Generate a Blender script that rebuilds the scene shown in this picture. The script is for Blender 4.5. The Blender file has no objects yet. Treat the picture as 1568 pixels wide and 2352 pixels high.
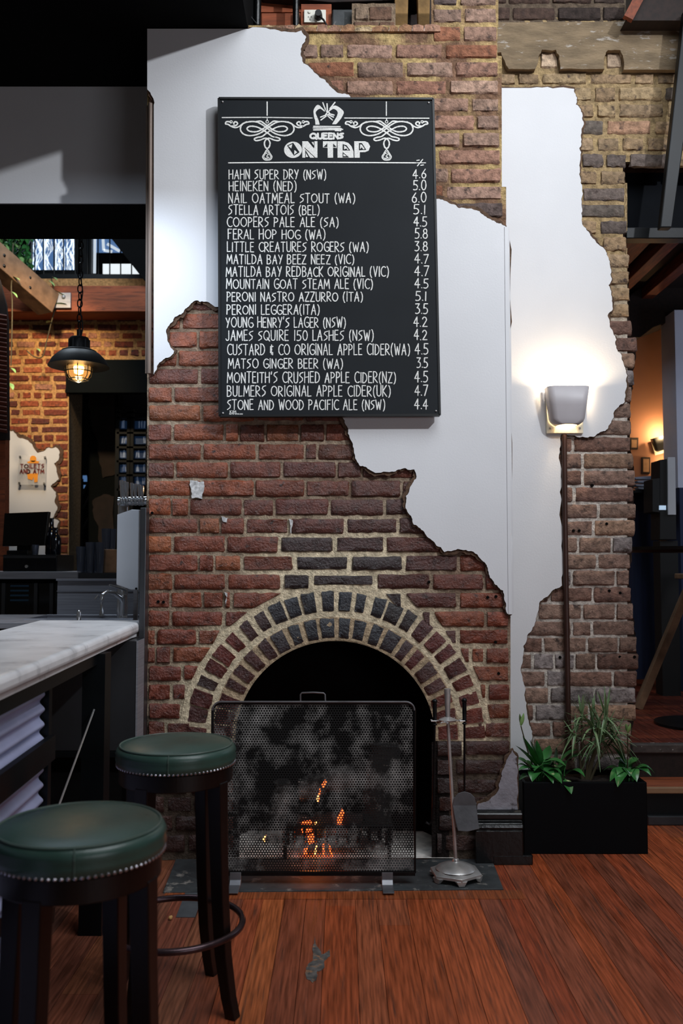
import bpy, bmesh, math, random
import numpy as np
from mathutils import Vector, Matrix, noise
from mathutils.geometry import tessellate_polygon
R = random.Random(7)
sc = bpy.context.scene
COL = sc.collection
# ------------------------------------------------------------------ camera
FPX, CX, CY, HORIZON, EYE = 2050.0, 784.0, 1176.0, 1290.0, 1.38
PITCH = math.atan((HORIZON - CY) / FPX)
cam = bpy.data.cameras.new('camera'); camo = bpy.data.objects.new('camera', cam); COL.objects.link(camo)
cam.sensor_fit = 'VERTICAL'; cam.sensor_height = 36; cam.sensor_width = 24
cam.lens = FPX / 2352 * 36
cam.clip_start = .05; cam.clip_end = 100
camo.location = (0, 0, EYE); camo.rotation_euler = (math.pi / 2 + PITCH, 0, 0)
cam.dof.use_dof = True; cam.dof.focus_distance = 4.15; cam.dof.aperture_fstop = 3.2
sc.camera = camo
# ------------------------------------------------------------------ view, world, lights
sc.view_settings.view_transform = 'Standard'; sc.view_settings.look = 'None'
sc.view_settings.exposure = 0.0; sc.view_settings.gamma = 1; sc.view_settings.use_curve_mapping = False
w = bpy.data.worlds.new('world'); sc.world = w; w.use_nodes = True
w.node_tree.nodes['Background'].inputs[0].default_value = (1, .87, .77, 1)
w.node_tree.nodes['Background'].inputs[1].default_value = .028
def area(name, loc, target, sx, sy, power, col, spread=180):
    l = bpy.data.lights.new(name, 'AREA'); l.shape = 'RECTANGLE'; l.size = sx; l.size_y = sy
    l.energy = power; l.color = col; l.spread = math.radians(spread)
    o = bpy.data.objects.new(name, l); COL.objects.link(o); o.location = loc
    o.rotation_euler = (Vector(target) - Vector(loc)).to_track_quat('-Z', 'Y').to_euler(); return o
def point(name, loc, power, col, r=.03):
    l = bpy.data.lights.new(name, 'POINT'); l.energy = power; l.color = col; l.shadow_soft_size = r
    o = bpy.data.objects.new(name, l); COL.objects.link(o); o.location = loc; return o
def spot(name, loc, target, power, col, ang, blend, r):
    l = bpy.data.lights.new(name, 'SPOT'); l.energy = power; l.color = col; l.shadow_soft_size = r
    l.spot_size = math.radians(ang); l.spot_blend = blend
    o = bpy.data.objects.new(name, l); COL.objects.link(o); o.location = loc
    o.rotation_euler = (Vector(target) - Vector(loc)).to_track_quat('-Z', 'Y').to_euler(); return o
KD = Vector((-.568, .53, -.22)).normalized(); KT = Vector((-.88, 4.19, 3.62))
spot('clerestory_light', KT - KD * 6.2, KT - Vector((-.5, 0, .35)), 920, (.92, .95, 1), 62, 1.0, .08)
area('skylight', (1.45, 1.7, 5.4), (.9, 2.9, 0), 2.8, 2.6, 126, (.90, .95, 1))
area('front_fill', (2.6, -1.6, 1.7), (-.4, 3.6, .9), 2.0, 1.4, 34, (.90, .93, 1))  # unseen fill added from the camera side to lift bar front and stools
spot('courtyard_lamp', (-2.6, 6.6, 4.4), (-3.0, 9.0, 3.0), 400, (1, .74, .45), 46, .8, .12)
area('courtyard_skylight', (-2.4, 6.9, 5.4), (-2.6, 7.6, 0), 1.6, 1.6, 60, (.75, .88, 1))
area('bar_fill', (-1.25, 3.7, 2.9), (-1.3, 4.8, 1.0), .9, .5, 10.0, (.72, .84, 1))  # added fill with no visible fitting, brightens the sink splashback
area('back_room_fill', (4.2, 6.2, 2.6), (2.2, 7.0, 1.4), 1.2, 1.2, 16, (.72, .82, 1))  # unseen lamp added to brighten the pale pier
# ------------------------------------------------------------------ pixel -> place helpers
def ray(px, py):
    a = (px - CX) / FPX; b = (CY - py) / FPX
    return a, math.cos(PITCH) - b * math.sin(PITCH), math.sin(PITCH) + b * math.cos(PITCH)
def at(px, py, Y):
    a, dy, dz = ray(px, py); t = Y / dy
    return Vector((a * t, Y, EYE + dz * t))
def gz(px, py, z):
    a, dy, dz = ray(px, py); t = (z - EYE) / dz
    return Vector((a * t, dy * t, z))
def lin(c):
    c /= 255.0
    return c / 12.92 if c <= .04045 else ((c + .055) / 1.055) ** 2.4
def S(r, g, b): return (lin(r), lin(g), lin(b))
# ------------------------------------------------------------------ mesh builder
ORG = {}
class MB:
    def __init__(s): s.v = []; s.f = []; s.m = []; s.c = []; s.mi = 0; s.col = (1, 1, 1)
    def add(s, vs, fs, mi=None, col=None):
        n = len(s.v); s.v += [tuple(v) for v in vs]
        mi = s.mi if mi is None else mi; col = s.col if col is None else col
        for f in fs: s.f.append(tuple(i + n for i in f)); s.m.append(mi); s.c.append(col)
        return s
    def box(s, a, b, **k):
        x0, x1 = sorted((a[0], b[0])); y0, y1 = sorted((a[1], b[1])); z0, z1 = sorted((a[2], b[2]))
        return s.hexa([(x0,y0,z0),(x1,y0,z0),(x1,y1,z0),(x0,y1,z0),(x0,y0,z1),(x1,y0,z1),(x1,y1,z1),(x0,y1,z1)], **k)
    def hexa(s, p, **k):
        return s.add(p, [(0,3,2,1),(4,5,6,7),(0,1,5,4),(1,2,6,5),(2,3,7,6),(3,0,4,7)], **k)
    def bar(s, p, q, w, h, up=(0,0,1), **k):
        p = Vector(p); q = Vector(q); d = (q - p).normalized(); u = Vector(up)
        x = d.cross(u)
        if x.length < 1e-4: x = d.cross(Vector((1,0,0)))
        x.normalize(); u = x.cross(d).normalized(); x *= w/2; u *= h/2
        return s.hexa([p-x-u, p+x-u, q+x-u, q-x-u, p-x+u, p+x+u, q+x+u, q-x+u], **k)
    def prism(s, pts, d, side=None, **k):
        pts = [Vector(p) for p in pts]; d = Vector(d); n = len(pts)
        tris = tessellate_polygon([pts])
        s.add(pts, tris, **k); s.add([p + d for p in pts], [tuple(reversed(t)) for t in tris], **k)
        s.add(pts + [p + d for p in pts], [(i, (i+1) % n, n + (i+1) % n, n + i) for i in range(n)], mi=side if side is not None else k.get('mi'), col=k.get('col'))
        return s
    def tube(s, pts, r, seg=10, closed=False, caps=True, **k):
        pts = [Vector(p) for p in pts]; n = len(pts)
        rr = r if isinstance(r, (list, tuple)) else [r] * n
        vs = []; fs = []; nrm = None
        for i, p in enumerate(pts):
            a = pts[(i-1) % n] if closed or i > 0 else p; b = pts[(i+1) % n] if closed or i < n-1 else p
            t = (b - a).normalized()
            if nrm is None:
                nrm = t.cross(Vector((0,0,1)));
                if nrm.length < .05: nrm = t.cross(Vector((1,0,0)))
            nrm = (nrm - t * nrm.dot(t)).normalized(); bn = t.cross(nrm)
            for j in range(seg):
                a_ = 2*math.pi*j/seg; vs.append(p + (nrm*math.cos(a_) + bn*math.sin(a_)) * rr[i])
        m = n if closed else n-1
        for i in range(m):
            for j in range(seg):
                i2 = (i+1) % n; j2 = (j+1) % seg
                fs.append((i*seg+j, i*seg+j2, i2*seg+j2, i2*seg+j))
        if not closed and caps:
            fs.append(tuple(reversed(range(seg)))); fs.append(tuple(range((n-1)*seg, n*seg)))
        return s.add(vs, fs, **k)
    def lathe(s, prof, c, seg=32, M=None, **k):
        c = Vector(c); vs = []; fs = []; n = len(prof)
        for r, z in prof:
            for j in range(seg):
                a = 2*math.pi*j/seg; v = Vector((r*math.cos(a), r*math.sin(a), z))
                vs.append(c + (M @ v if M else v))
        for i in range(n-1):
            for j in range(seg):
                j2 = (j+1) % seg; fs.append((i*seg+j, i*seg+j2, (i+1)*seg+j2, (i+1)*seg+j))
        if prof[0][0] > 1e-5: fs.append(tuple(reversed(range(seg))))
        if prof[-1][0] > 1e-5: fs.append(tuple(range((n-1)*seg, n*seg)))
        return s.add(vs, fs, **k)
    def ball(s, c, r, seg=10, sz=1, **k):
        return s.lathe([(max(1e-6, r*math.sin(math.pi*i/6)), -r*sz*math.cos(math.pi*i/6)) for i in range(7)], c, seg, **k)
    def build(s, name, mats, parent=None, smooth=False, bevel=0, recalc=True, loc=None, angle=38, seg=2):
        me = bpy.data.meshes.new(name)
        if loc is None:
            if parent is not None: loc = ORG[parent.name]
            else:
                a = np.array(s.v); lo, hi = a.min(0), a.max(0)
                loc = ((lo[0]+hi[0])/2, (lo[1]+hi[1])/2, lo[2])
        L = np.array(loc, float)
        me.from_pydata((np.array(s.v, float) - L).tolist(), [], s.f)
        if not isinstance(mats, (list, tuple)): mats = [mats]
        for m in mats: me.materials.append(m)
        me.polygons.foreach_set('material_index', s.m)
        ca = me.color_attributes.new('Col', 'FLOAT_COLOR', 'CORNER')
        cc = np.ones((len(me.loops), 4), np.float32)
        lt = np.array([len(f) for f in s.f]); cc[:, :3] = np.repeat(np.array(s.c, np.float32), lt, axis=0)
        ca.data.foreach_set('color', cc.ravel())
        if recalc:
            b = bmesh.new(); b.from_mesh(me); bmesh.ops.remove_doubles(b, verts=b.verts, dist=1e-6)
            bmesh.ops.recalc_face_normals(b, faces=b.faces); b.to_mesh(me); b.free()
        if smooth:
            me.shade_smooth()
            try: me.set_sharp_from_angle(angle=math.radians(angle))
            except Exception: pass
        me.update()
        o = bpy.data.objects.new(name, me); COL.objects.link(o)
        if parent is not None: o.parent = parent
        else: o.location = loc
        ORG[o.name] = tuple(loc)
        if bevel:
            m = o.modifiers.new('bevel', 'BEVEL'); m.width = bevel; m.segments = seg; m.limit_method = 'ANGLE'; m.angle_limit = math.radians(35)
        return o
def tag(o, label, cat, group=None, kind=None):
    o['label'] = label; o['category'] = cat
    if group: o['group'] = group
    if kind: o['kind'] = kind
    return o
def struct(o): o['kind'] = 'structure'; return o
def thing(name, label, cat, loc, group=None):
    o = bpy.data.objects.new(name, None); COL.objects.link(o); o.location = loc
    o.empty_display_size = .05
    ORG[o.name] = tuple(loc); return tag(o, label, cat, group)
def dup(root, loc, label=None, rotz=None):
    r = root.copy(); COL.objects.link(r); r.location = loc
    if rotz is not None: r.rotation_euler = (0, 0, rotz)
    if label: r['label'] = label
    for ch in list(root.children):
        c = ch.copy(); COL.objects.link(c); c.parent = r
        for g in list(ch.children):
            d = g.copy(); COL.objects.link(d); d.parent = c
    return r
# ------------------------------------------------------------------ materials
def mat(name, col=(.5,.5,.5), rough=.6, metal=0, var=.25, scale=8, bump=.1, bscale=60, attr=False, spec=.5,
        stretch=None, dark=None, emis=None, estr=0, trans=0, alpha=1, coat=0, bdist=.004, rvar=0, detail=5):
    m = bpy.data.materials.new(name); m.use_nodes = True; nt = m.node_tree; N = nt.nodes; Lk = nt.links
    b = N['Principled BSDF']; b.inputs['Roughness'].default_value = rough; b.inputs['Metallic'].default_value = metal
    b.inputs['Specular IOR Level'].default_value = spec
    if coat: b.inputs['Coat Weight'].default_value = coat; b.inputs['Coat Roughness'].default_value = .25
    tc = N.new('ShaderNodeTexCoord'); src = tc.outputs['Object']
    if stretch:
        mp = N.new('ShaderNodeMapping'); mp.inputs['Scale'].default_value = stretch; Lk.new(src, mp.inputs[0]); src2 = mp.outputs[0]
    else: src2 = src
    n1 = N.new('ShaderNodeTexNoise'); n1.inputs['Scale'].default_value = scale; n1.inputs['Detail'].default_value = detail; Lk.new(src2, n1.inputs[0])
    rp = N.new('ShaderNodeMapRange'); rp.inputs[1].default_value = .3; rp.inputs[2].default_value = .7
    rp.inputs[3].default_value = 1-var; rp.inputs[4].default_value = 1+var*.6; Lk.new(n1.outputs[0], rp.inputs[0])
    mx = N.new('ShaderNodeMix'); mx.data_type = 'RGBA'; mx.blend_type = 'MULTIPLY'; mx.inputs[0].default_value = 1
    if attr:
        at_ = N.new('ShaderNodeVertexColor'); at_.layer_name = 'Col'; Lk.new(at_.outputs[0], mx.inputs[6])
    else: mx.inputs[6].default_value = (*col, 1)
    Lk.new(rp.outputs[0], mx.inputs[7]); out = mx.outputs[2]
    if dark:   # (colour, scale, threshold, softness): blotches with a shape of their own
        dc, ds, th, so = dark
        n2 = N.new('ShaderNodeTexNoise'); n2.inputs['Scale'].default_value = ds; n2.inputs['Detail'].default_value = 6; n2.inputs['Roughness'].default_value = .65; Lk.new(src2, n2.inputs[0])
        r2 = N.new('ShaderNodeMapRange'); r2.inputs[1].default_value = th; r2.inputs[2].default_value = th+so; Lk.new(n2.outputs[0], r2.inputs[0])
        m2 = N.new('ShaderNodeMix'); m2.data_type = 'RGBA'; Lk.new(r2.outputs[0], m2.inputs[0]); Lk.new(out, m2.inputs[6]); m2.inputs[7].default_value = (*dc, 1); out = m2.outputs[2]
    Lk.new(out, b.inputs['Base Color'])
    if rvar:
        r3 = N.new('ShaderNodeMapRange'); r3.inputs[1].default_value = .3; r3.inputs[2].default_value = .7; r3.inputs[3].default_value = max(.02, rough-rvar); r3.inputs[4].default_value = min(1, rough+rvar)
        Lk.new(n1.outputs[0], r3.inputs[0]); Lk.new(r3.outputs[0], b.inputs['Roughness'])
    if bump:
        n3 = N.new('ShaderNodeTexNoise'); n3.inputs['Scale'].default_value = bscale; n3.inputs['Detail'].default_value = 6; n3.inputs['Roughness'].default_value = .6; Lk.new(src2, n3.inputs[0])
        bp = N.new('ShaderNodeBump'); bp.inputs['Strength'].default_value = bump; bp.inputs['Distance'].default_value = bdist
        Lk.new(n3.outputs[0], bp.inputs['Height']); Lk.new(bp.outputs[0], b.inputs['Normal'])
    if emis: b.inputs['Emission Color'].default_value = (*emis, 1); b.inputs['Emission Strength'].default_value = estr
    if trans: b.inputs['Transmission Weight'].default_value = trans
    if alpha < 1: b.inputs['Alpha'].default_value = alpha
    return m
M = {}
M['brick_gloss'] = mat('sealed_brick', attr=True, rough=.34, var=.5, scale=22, bump=1, bscale=85, bdist=.008, dark=(S(34,20,16), 26, .57, .12), rvar=.12, spec=.65, detail=9)
M['brick_matte'] = mat('old_brick', attr=True, rough=.85, var=.5, scale=34, bump=1, bscale=95, bdist=.008, dark=(S(70,58,54), 22, .55, .12), spec=.25, detail=9)
M['mortar'] = mat('mortar', attr=True, rough=.9, var=.45, scale=45, bump=1, bscale=110, bdist=.009, spec=.2, dark=(S(84,68,56), 30, .68, .10))
M['plaster'] = mat('white_plaster', S(212,213,216), .55, var=.035, scale=3, bump=.22, bscale=110, bdist=.002, spec=.35, dark=(S(196,196,200), 55, .72, .04))
M['plaster_edge'] = mat('broken_render', S(92,70,54), .95, var=.45, scale=40, bump=1, bscale=70, bdist=.006)
M['plaster_dirty'] = mat('grubby_plaster', S(150,148,156), .8, var=.25, scale=12, bump=.8, bscale=40, bdist=.006, dark=(S(78,72,74), 18, .58, .08))
M['black_steel'] = mat('black_steel', S(11,15,18), .45, .2, spec=.25, var=.3, bump=.05)
M['black_paint'] = mat('black_paint', S(8,9,10), .2, 0, var=.3, scale=10, bump=.35, bscale=30, bdist=.004, dark=(S(70,45,35), 24, .70, .03))
M['soffit'] = mat('black_ceiling_and_shade', S(7,8,9), .9, var=.2, bump=.05, spec=.1)
M['bead'] = mat('grey_brown_bead', S(110,95,85), .5, .3, var=.3, stretch=(30,30,1))
M['floor'] = mat('floor_boards', attr=True, rough=.42, var=.55, scale=5, stretch=(22,1.0,10), bump=.25, bscale=9, bdist=.002, dark=(S(66,48,40), 2.6, .55, .2), rvar=.12, spec=.4, detail=9)
M['hearth'] = mat('slate_hearth', S(60,64,66), .6, var=.4, scale=12, bump=.5, bscale=30, bdist=.004, dark=(S(130,126,120), 14, .58, .09))
M['board'] = mat('chalkboard', S(25,29,33), .65, var=.18, scale=3, bump=.05, spec=.2)
M['board_edge'] = mat('board_edge', S(16,18,20), .45, var=.2, bump=.05)
M['chalk'] = mat('chalk', S(226,226,222), .95, var=.22, scale=160, bump=0, spec=.1)
M['silver'] = mat('worn_silver', S(190,188,186), .38, .6, var=.35, scale=14, bump=.15, bscale=40)
M['chrome'] = mat('chrome', S(215,217,220), .14, .8, var=.1, bump=0)
M['iron'] = mat('black_iron', S(30,31,33), .34, .7, var=.3, scale=20, bump=.15)
M['mesh_metal'] = mat('ash_stained_mesh', S(20,22,23), .6, .3, var=.3, scale=10, bump=0, dark=(S(185,185,182), 6, .47, .28))
M['soot'] = mat('soot', S(12,11,11), .95, var=.4, scale=6, bump=.6, bscale=20, bdist=.01, spec=.1)
M['ash'] = mat('ash_floor', S(225,220,212), .95, var=.4, scale=14, bump=.8, bscale=30, bdist=.01)
M['log'] = mat('charred_log', S(24,21,19), .9, var=.5, scale=14, bump=1, bscale=22, bdist=.012, dark=(S(110,104,98), 12, .60, .06), stretch=(1,3,3))
M['ember'] = mat('ember', S(120,20,5), .8, emis=(1,.09,.015), estr=4.5, var=.5, scale=20)
M['flame'] = mat('flame', S(255,160,60), .8, emis=(1,.33,.08), estr=6, bump=0)
M['leather'] = mat('green_leather', S(45,70,62), .31, var=.22, scale=7, bump=.22, bscale=120, bdist=.002, spec=.55, rvar=.1, dark=(S(74,84,74), 5, .56, .2))
M['piping'] = mat('leather_piping', S(70,88,80), .4, var=.2, bump=.1)
M['dark_wood'] = mat('dark_stained_wood', S(15,9,8), .35, var=.35, scale=6, stretch=(12,12,1), bump=.1, bscale=20, spec=.35)
M['ring'] = mat('bronze_ring', S(78,62,66), .3, .8, var=.35, scale=20, bump=.1)
M['nail'] = mat('nail_heads', S(190,190,198), .25, .9, bump=0)
M['marble'] = mat('marble', S(228,228,230), .3, var=.16, scale=7, bump=.05, dark=(S(150,151,156), 5.5, .56, .16), spec=.5)
M['corrugated'] = mat('galvanised_iron', S(175,180,215), .5, .2, var=.2, scale=4, bump=.05)
M['steel'] = mat('brushed_steel', S(150,152,160), .42, .45, var=.2, scale=4, stretch=(1,1,30), bump=.05)
M['dark_steel'] = mat('dark_steel_panel', S(74,76,80), .33, .7, var=.3, scale=3, bump=.05)
M['white_plastic'] = mat('white_plastic', S(205,208,214), .45, var=.06, scale=4, bump=.02, dark=(S(165,158,140), 9, .66, .06))
M['screen'] = mat('black_glass', S(6,8,9), .12, var=.1, bump=0)
M['lamp_black'] = mat('lamp_black', S(14,16,18), .5, .1, var=.15, bump=.05)
M['amber'] = mat('amber_glass', S(255,190,100), .1, trans=.9, var=.05, bump=0, emis=(1,.55,.18), estr=.35)
M['bulb'] = mat('lit_bulb', S(255,230,180), .4, emis=(1,.72,.36), estr=14, bump=0)
M['sconce'] = mat('grey_sconce', S(176,172,176), .45, .0, var=.06, bump=.02)
M['cream'] = mat('cream_plate', S(225,218,196), .5, var=.08, bump=.05)
M['pipe'] = mat('brown_pipe', S(62,40,34), .4, .2, var=.3, bump=.05)
M['planter'] = mat('black_planter', S(3,6,10), .5, var=.2, bump=.05, spec=.12)
M['soil'] = mat('soil', S(38,28,22), 1, var=.6, scale=60, bump=1, bscale=60, bdist=.01)
M['leaf'] = mat('glossy_leaf', S(58,122,62), .28, var=.4, scale=18, bump=.1, spec=.6)
M['leaf_pale'] = mat('pale_leaf', S(140,182,112), .4, var=.3, scale=20, bump=.1)
M['blade'] = mat('grass_blade', S(120,150,108), .4, var=.45, scale=14, bump=.05)
M['stem'] = mat('stem', S(70,62,40), .7, var=.3, bump=.2)
M['timber'] = mat('red_timber', S(150,76,42), .7, var=.5, scale=4, stretch=(1.2,9,9), bump=.4, bscale=14, bdist=.006, dark=(S(54,26,18), 4, .56, .15))
M['timber_brown'] = mat('brown_timber', S(138,106,80), .8, var=.4, scale=5, stretch=(2,2,2), bump=.4, bscale=20, bdist=.006)
M['timber_dark'] = mat('dark_timber', S(34,20,15), .8, var=.5, scale=5, stretch=(8,1.2,8), bump=.3, bscale=16)
M['rafter'] = mat('rafter_timber', S(120,56,28), .7, var=.5, scale=5, stretch=(8,1.2,8), bump=.3, bscale=16)
M['shovel'] = mat('shovel_steel', S(92,94,98), .5, .4, var=.3, scale=14, bump=.15)
M['dark_pane'] = mat('dark_upper_pane', S(8,12,18), .75, spec=.1, bump=0)
M['reflection_line'] = mat('dim_reflection_lines', S(120,135,160), .6, emis=S(90,105,130), estr=.3, bump=0)
M['stone'] = mat('weathered_cement', S(128,110,86), .9, var=.35, scale=7, stretch=(1,1,3), bump=.9, bscale=30, bdist=.008, dark=(S(168,160,150), 13, .60, .06))
M['teal'] = mat('dark_teal_paint', S(4,8,9), .8, var=.2, bump=.1, spec=.1)
M['orange_wall'] = mat('warm_painted_wall', S(150,105,80), .7, var=.12, scale=3, bump=.15)
M['blue_wall'] = mat('pale_blue_wall', S(205,210,228), .6, var=.12, scale=2, bump=.1)
M['deep_blue'] = mat('deep_blue_curtain', S(30,42,74), .8, var=.3, scale=4, stretch=(8,8,.6), bump=.2)
M['outlet'] = mat('outlet_white', S(222,220,208), .4, var=.04, bump=0)
M['rubber'] = mat('black_rubber', S(16,17,18), .5, var=.1, bump=0)
M['acrylic'] = mat('clear_acrylic', S(225,225,225), .15, alpha=.35, var=.05, bump=0)
M['sign_red'] = mat('sign_red', S(120,48,44), .6, var=.1, bump=0)
M['sign_orange'] = mat('sign_orange', S(235,150,40), .6, var=.15, bump=0)
M['glass'] = mat('drinking_glass', S(120,130,150), .05, trans=.75, var=.02, bump=0)
M['bottle'] = mat('dark_bottle', S(12,16,26), .1, var=.1, bump=0, spec=.8)
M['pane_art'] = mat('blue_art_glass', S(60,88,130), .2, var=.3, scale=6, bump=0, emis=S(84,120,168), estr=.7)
M['pane_sky'] = mat('sky_pane', S(220,225,225), .3, var=.02, bump=0, emis=S(222,228,230), estr=1.0)
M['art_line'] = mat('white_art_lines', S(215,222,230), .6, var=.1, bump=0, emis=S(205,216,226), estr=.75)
M['white_paint'] = mat('worn_dark_nosing', S(70,62,58), .6, var=.4, scale=30, bump=.5, dark=(S(190,186,180), 24, .62, .04))
M['brown_nosing'] = mat('brown_nosing', S(150,116,86), .5, var=.2, bump=.1)
M['rim_metal'] = mat('bright_rim', S(120,120,124), .32, .6, var=.3, scale=12, bump=.05)
M['paper'] = mat('paper', S(150,155,170), .8, var=.1, bump=0)
M['patch'] = mat('grey_metal_patch', S(84,88,92), .6, .2, var=.2, scale=14, bump=.1)
M['filler'] = mat('grey_filler', S(96,92,88), .8, var=.6, scale=40, bump=.6, bscale=60, dark=(S(150,110,80), 30, .55, .08))
M['popcorn'] = mat('popcorn', S(205,160,100), .8, var=.2)
M['louvre'] = mat('red_louvre', S(104,52,36), .7, var=.4, scale=8, bump=.2)
M['ceramic_light'] = mat('readout', S(180,200,220), .3, emis=S(180,205,230), estr=.7, bump=0)
# ================================================================== brickwork
YB, YP, YA = 4.207, 4.188, 4.60        # breast brick face, breast plaster face, alcove brick face
def jit(a): return R.uniform(-a, a)
def brick(mb, bl, br, tr, tl, Yf, col, nx=10, rough=.0022):
    us = [0, .03] + [i/(nx-3) for i in range(1, nx-3)] + [.97, 1]; ws = [0, .1, .36, .64, .9, 1]
    tx, tz, dy = jit(.002), jit(.0025), jit(.003)
    vs = []; fs = []; nu, nw = len(us), len(ws)
    for j, w_ in enumerate(ws):
        for i, u in enumerate(us):
            eu, ew = (i in (0, nu-1)), (j in (0, nw-1))
            uu, ww = u, w_
            if eu and ew: uu = .018 if u < .5 else .982; ww = .06 if w_ < .5 else .94
            x = (bl[0]*(1-uu)+br[0]*uu)*(1-ww) + (tl[0]*(1-uu)+tr[0]*uu)*ww
            z = (bl[1]*(1-uu)+br[1]*uu)*(1-ww) + (tl[1]*(1-uu)+tr[1]*uu)*ww
            edge = eu or ew
            e = rough*.9 if edge else rough*.5
            if edge:
                nv = noise.noise_vector(Vector((x*22, z*22, 1.7+bl[0]))); x += nv.x*rough*1.9; z += nv.y*rough*1.9
            n = noise.noise(Vector((x*28, z*28, 3.1))) * .0045
            vs.append((x+jit(e), Yf + dy + tx*(u-.5) + tz*(w_-.5) + n + (.013 if edge else jit(rough*.45)), z+jit(e)))
    for j in range(nw-1):
        for i in range(nu-1): fs.append((j*nu+i, j*nu+i+1, (j+1)*nu+i+1, (j+1)*nu+i))
    k = R.uniform(.8, 1.15)
    mb.add(vs, fs, mi=0, col=tuple(c*k for c in col))
def mortar_grid(mb, x0, x1, y0, y1, Y, colf, step=9, skip=None):
    nx = max(1, int((x1-x0)/step)); ny = max(1, int((y1-y0)/step))
    vs = []
    for j in range(ny+1):
        for i in range(nx+1):
            p = at(x0+(x1-x0)*i/nx, y0+(y1-y0)*j/ny, Y)
            p.y += noise.noise(Vector((p.x*35, p.z*35, 8.7)))*.0045 + jit(.0012); vs.append(p)
    n0 = len(mb.v); mb.v += [tuple(v) for v in vs]
    for j in range(ny):
        for i in range(nx):
            cx, cy = x0+(x1-x0)*(i+.5)/nx, y0+(y1-y0)*(j+.5)/ny
            if skip and skip(cx, cy): continue
            a = n0+j*(nx+1)+i
            mb.f.append((a, a+1, a+nx+2, a+nx+1)); mb.m.append(1); mb.c.append(colf(cx, cy))
def mixc(a, b, t): t = max(0, min(1, t)); return tuple(x*(1-t)+y*t for x, y in zip(a, b))
def sstep(a, b, x): t = max(0, min(1, (x-a)/(b-a))); return t*t*(3-2*t)
# ---- arch in breast pixel frame
AX, AY, R1, R2, R3 = 770, 1702, 232, 291, 351
def arch_d(px, py): return math.hypot(px-AX, py-AY) if py < AY else abs(px-AX)
def open_skip(px, py): return arch_d(px, py) < (R1+22 if py < AY else R1-6)
CREAM, UM = S(232,216,184), S(188,162,112)
def breast_mortar(px, py):
    n = noise.noise(Vector((px*.013, py*.013, 1)))*.5+.5
    if py < 640: return mixc(UM, S(128,98,78), sstep(.35, .65, n))
    near = max(1-abs(arch_d(px, py)-300)/130, sstep(1140, 1300, py)*sstep(520, 640, px)*(1-sstep(860, 1010, px)))
    base = mixc(S(104,78,62), S(182,164,142), n*1.1)
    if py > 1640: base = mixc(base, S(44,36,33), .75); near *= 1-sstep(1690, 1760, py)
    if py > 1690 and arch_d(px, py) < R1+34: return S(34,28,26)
    return mixc(base, CREAM, near*1.25)
def breast_col(px, py):
    r = R.random()
    if py < 640:
        c = R.choice([S(164,132,116), S(172,140,122), S(152,124,108), S(160,122,104), S(140,114,100), S(164,130,112), S(152,110,92), S(150,100,76), S(96,82,78), S(166,136,118)])
        return c
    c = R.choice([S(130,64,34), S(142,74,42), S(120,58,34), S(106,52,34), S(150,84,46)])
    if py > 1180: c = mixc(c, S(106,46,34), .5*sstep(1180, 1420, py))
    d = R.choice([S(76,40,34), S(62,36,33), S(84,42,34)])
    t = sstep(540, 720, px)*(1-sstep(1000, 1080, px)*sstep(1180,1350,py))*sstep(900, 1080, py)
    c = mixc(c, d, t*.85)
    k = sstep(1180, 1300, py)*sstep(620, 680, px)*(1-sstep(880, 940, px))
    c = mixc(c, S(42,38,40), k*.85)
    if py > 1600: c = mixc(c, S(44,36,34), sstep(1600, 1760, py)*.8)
    return c
ROWS = [-26, 14, 54, 97, 137, 179, 220, 260, 300, 340, 381, 421, 461, 502, 544, 586, 629, 672, 715, 758, 801, 843, 885, 927, 970, 1016, 1058, 1100, 1143,
        1187, 1229, 1272, 1315, 1358, 1400, 1443, 1484, 1526, 1568, 1612, 1655, 1698, 1741, 1784, 1827, 1870, 1913, 1962]
JOINT = {843:[457], 885:[396], 927:[462], 970:[395,516,549,609,688,746], 1016:[463,590,701,728], 1058:[401,526,647,774], 1100:[439,462,584,701,804],
 1143:[393,433,557,630,756,884], 1187:[456,505,562,664,793,915], 1229:[395,519,641,768,885], 1272:[456,491,554,676,803,928,1053], 1315:[396,519,648,714,862,991,1114],
 1358:[390,465,514,531,925,1053], 1400:[390,514,991,1116], 1443:[357,453,1051], 1484:[357,393,1081,1114], 1526:[418,1060], 1568:[393,428,1119], 1612:[416,1075], 1655:[380,1110]}
def row_joints(y, x0, x1, L, known=()):
    j = sorted(k for k in known if x0 < k < x1)
    xs = [x0]
    def fill(to):
        while to - xs[-1] > L*1.35:
            xs.append(xs[-1] + (L if R.random() < .72 else L*.5) * R.uniform(.93, 1.07))
            if to - xs[-1] < L*.25: xs.pop(); break
    if not j: xs.append(x0 + L*R.uniform(.3, 1))
    for k in j: fill(k); xs.append(k)
    fill(x1); xs.append(x1); return xs
def pxz(px, py, Y): p = at(px, py, Y); return (p.x, p.z)
def brx(y): return float(np.interp(y, [0,300,515,1400,1870], [1143,1150,1160,1170,1178]))
bw = MB()
def chord(y, r):   # half chord of a circle at picture height y
    return math.sqrt(max(0, r*r-(AY-y)**2)) if y < AY else r
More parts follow.
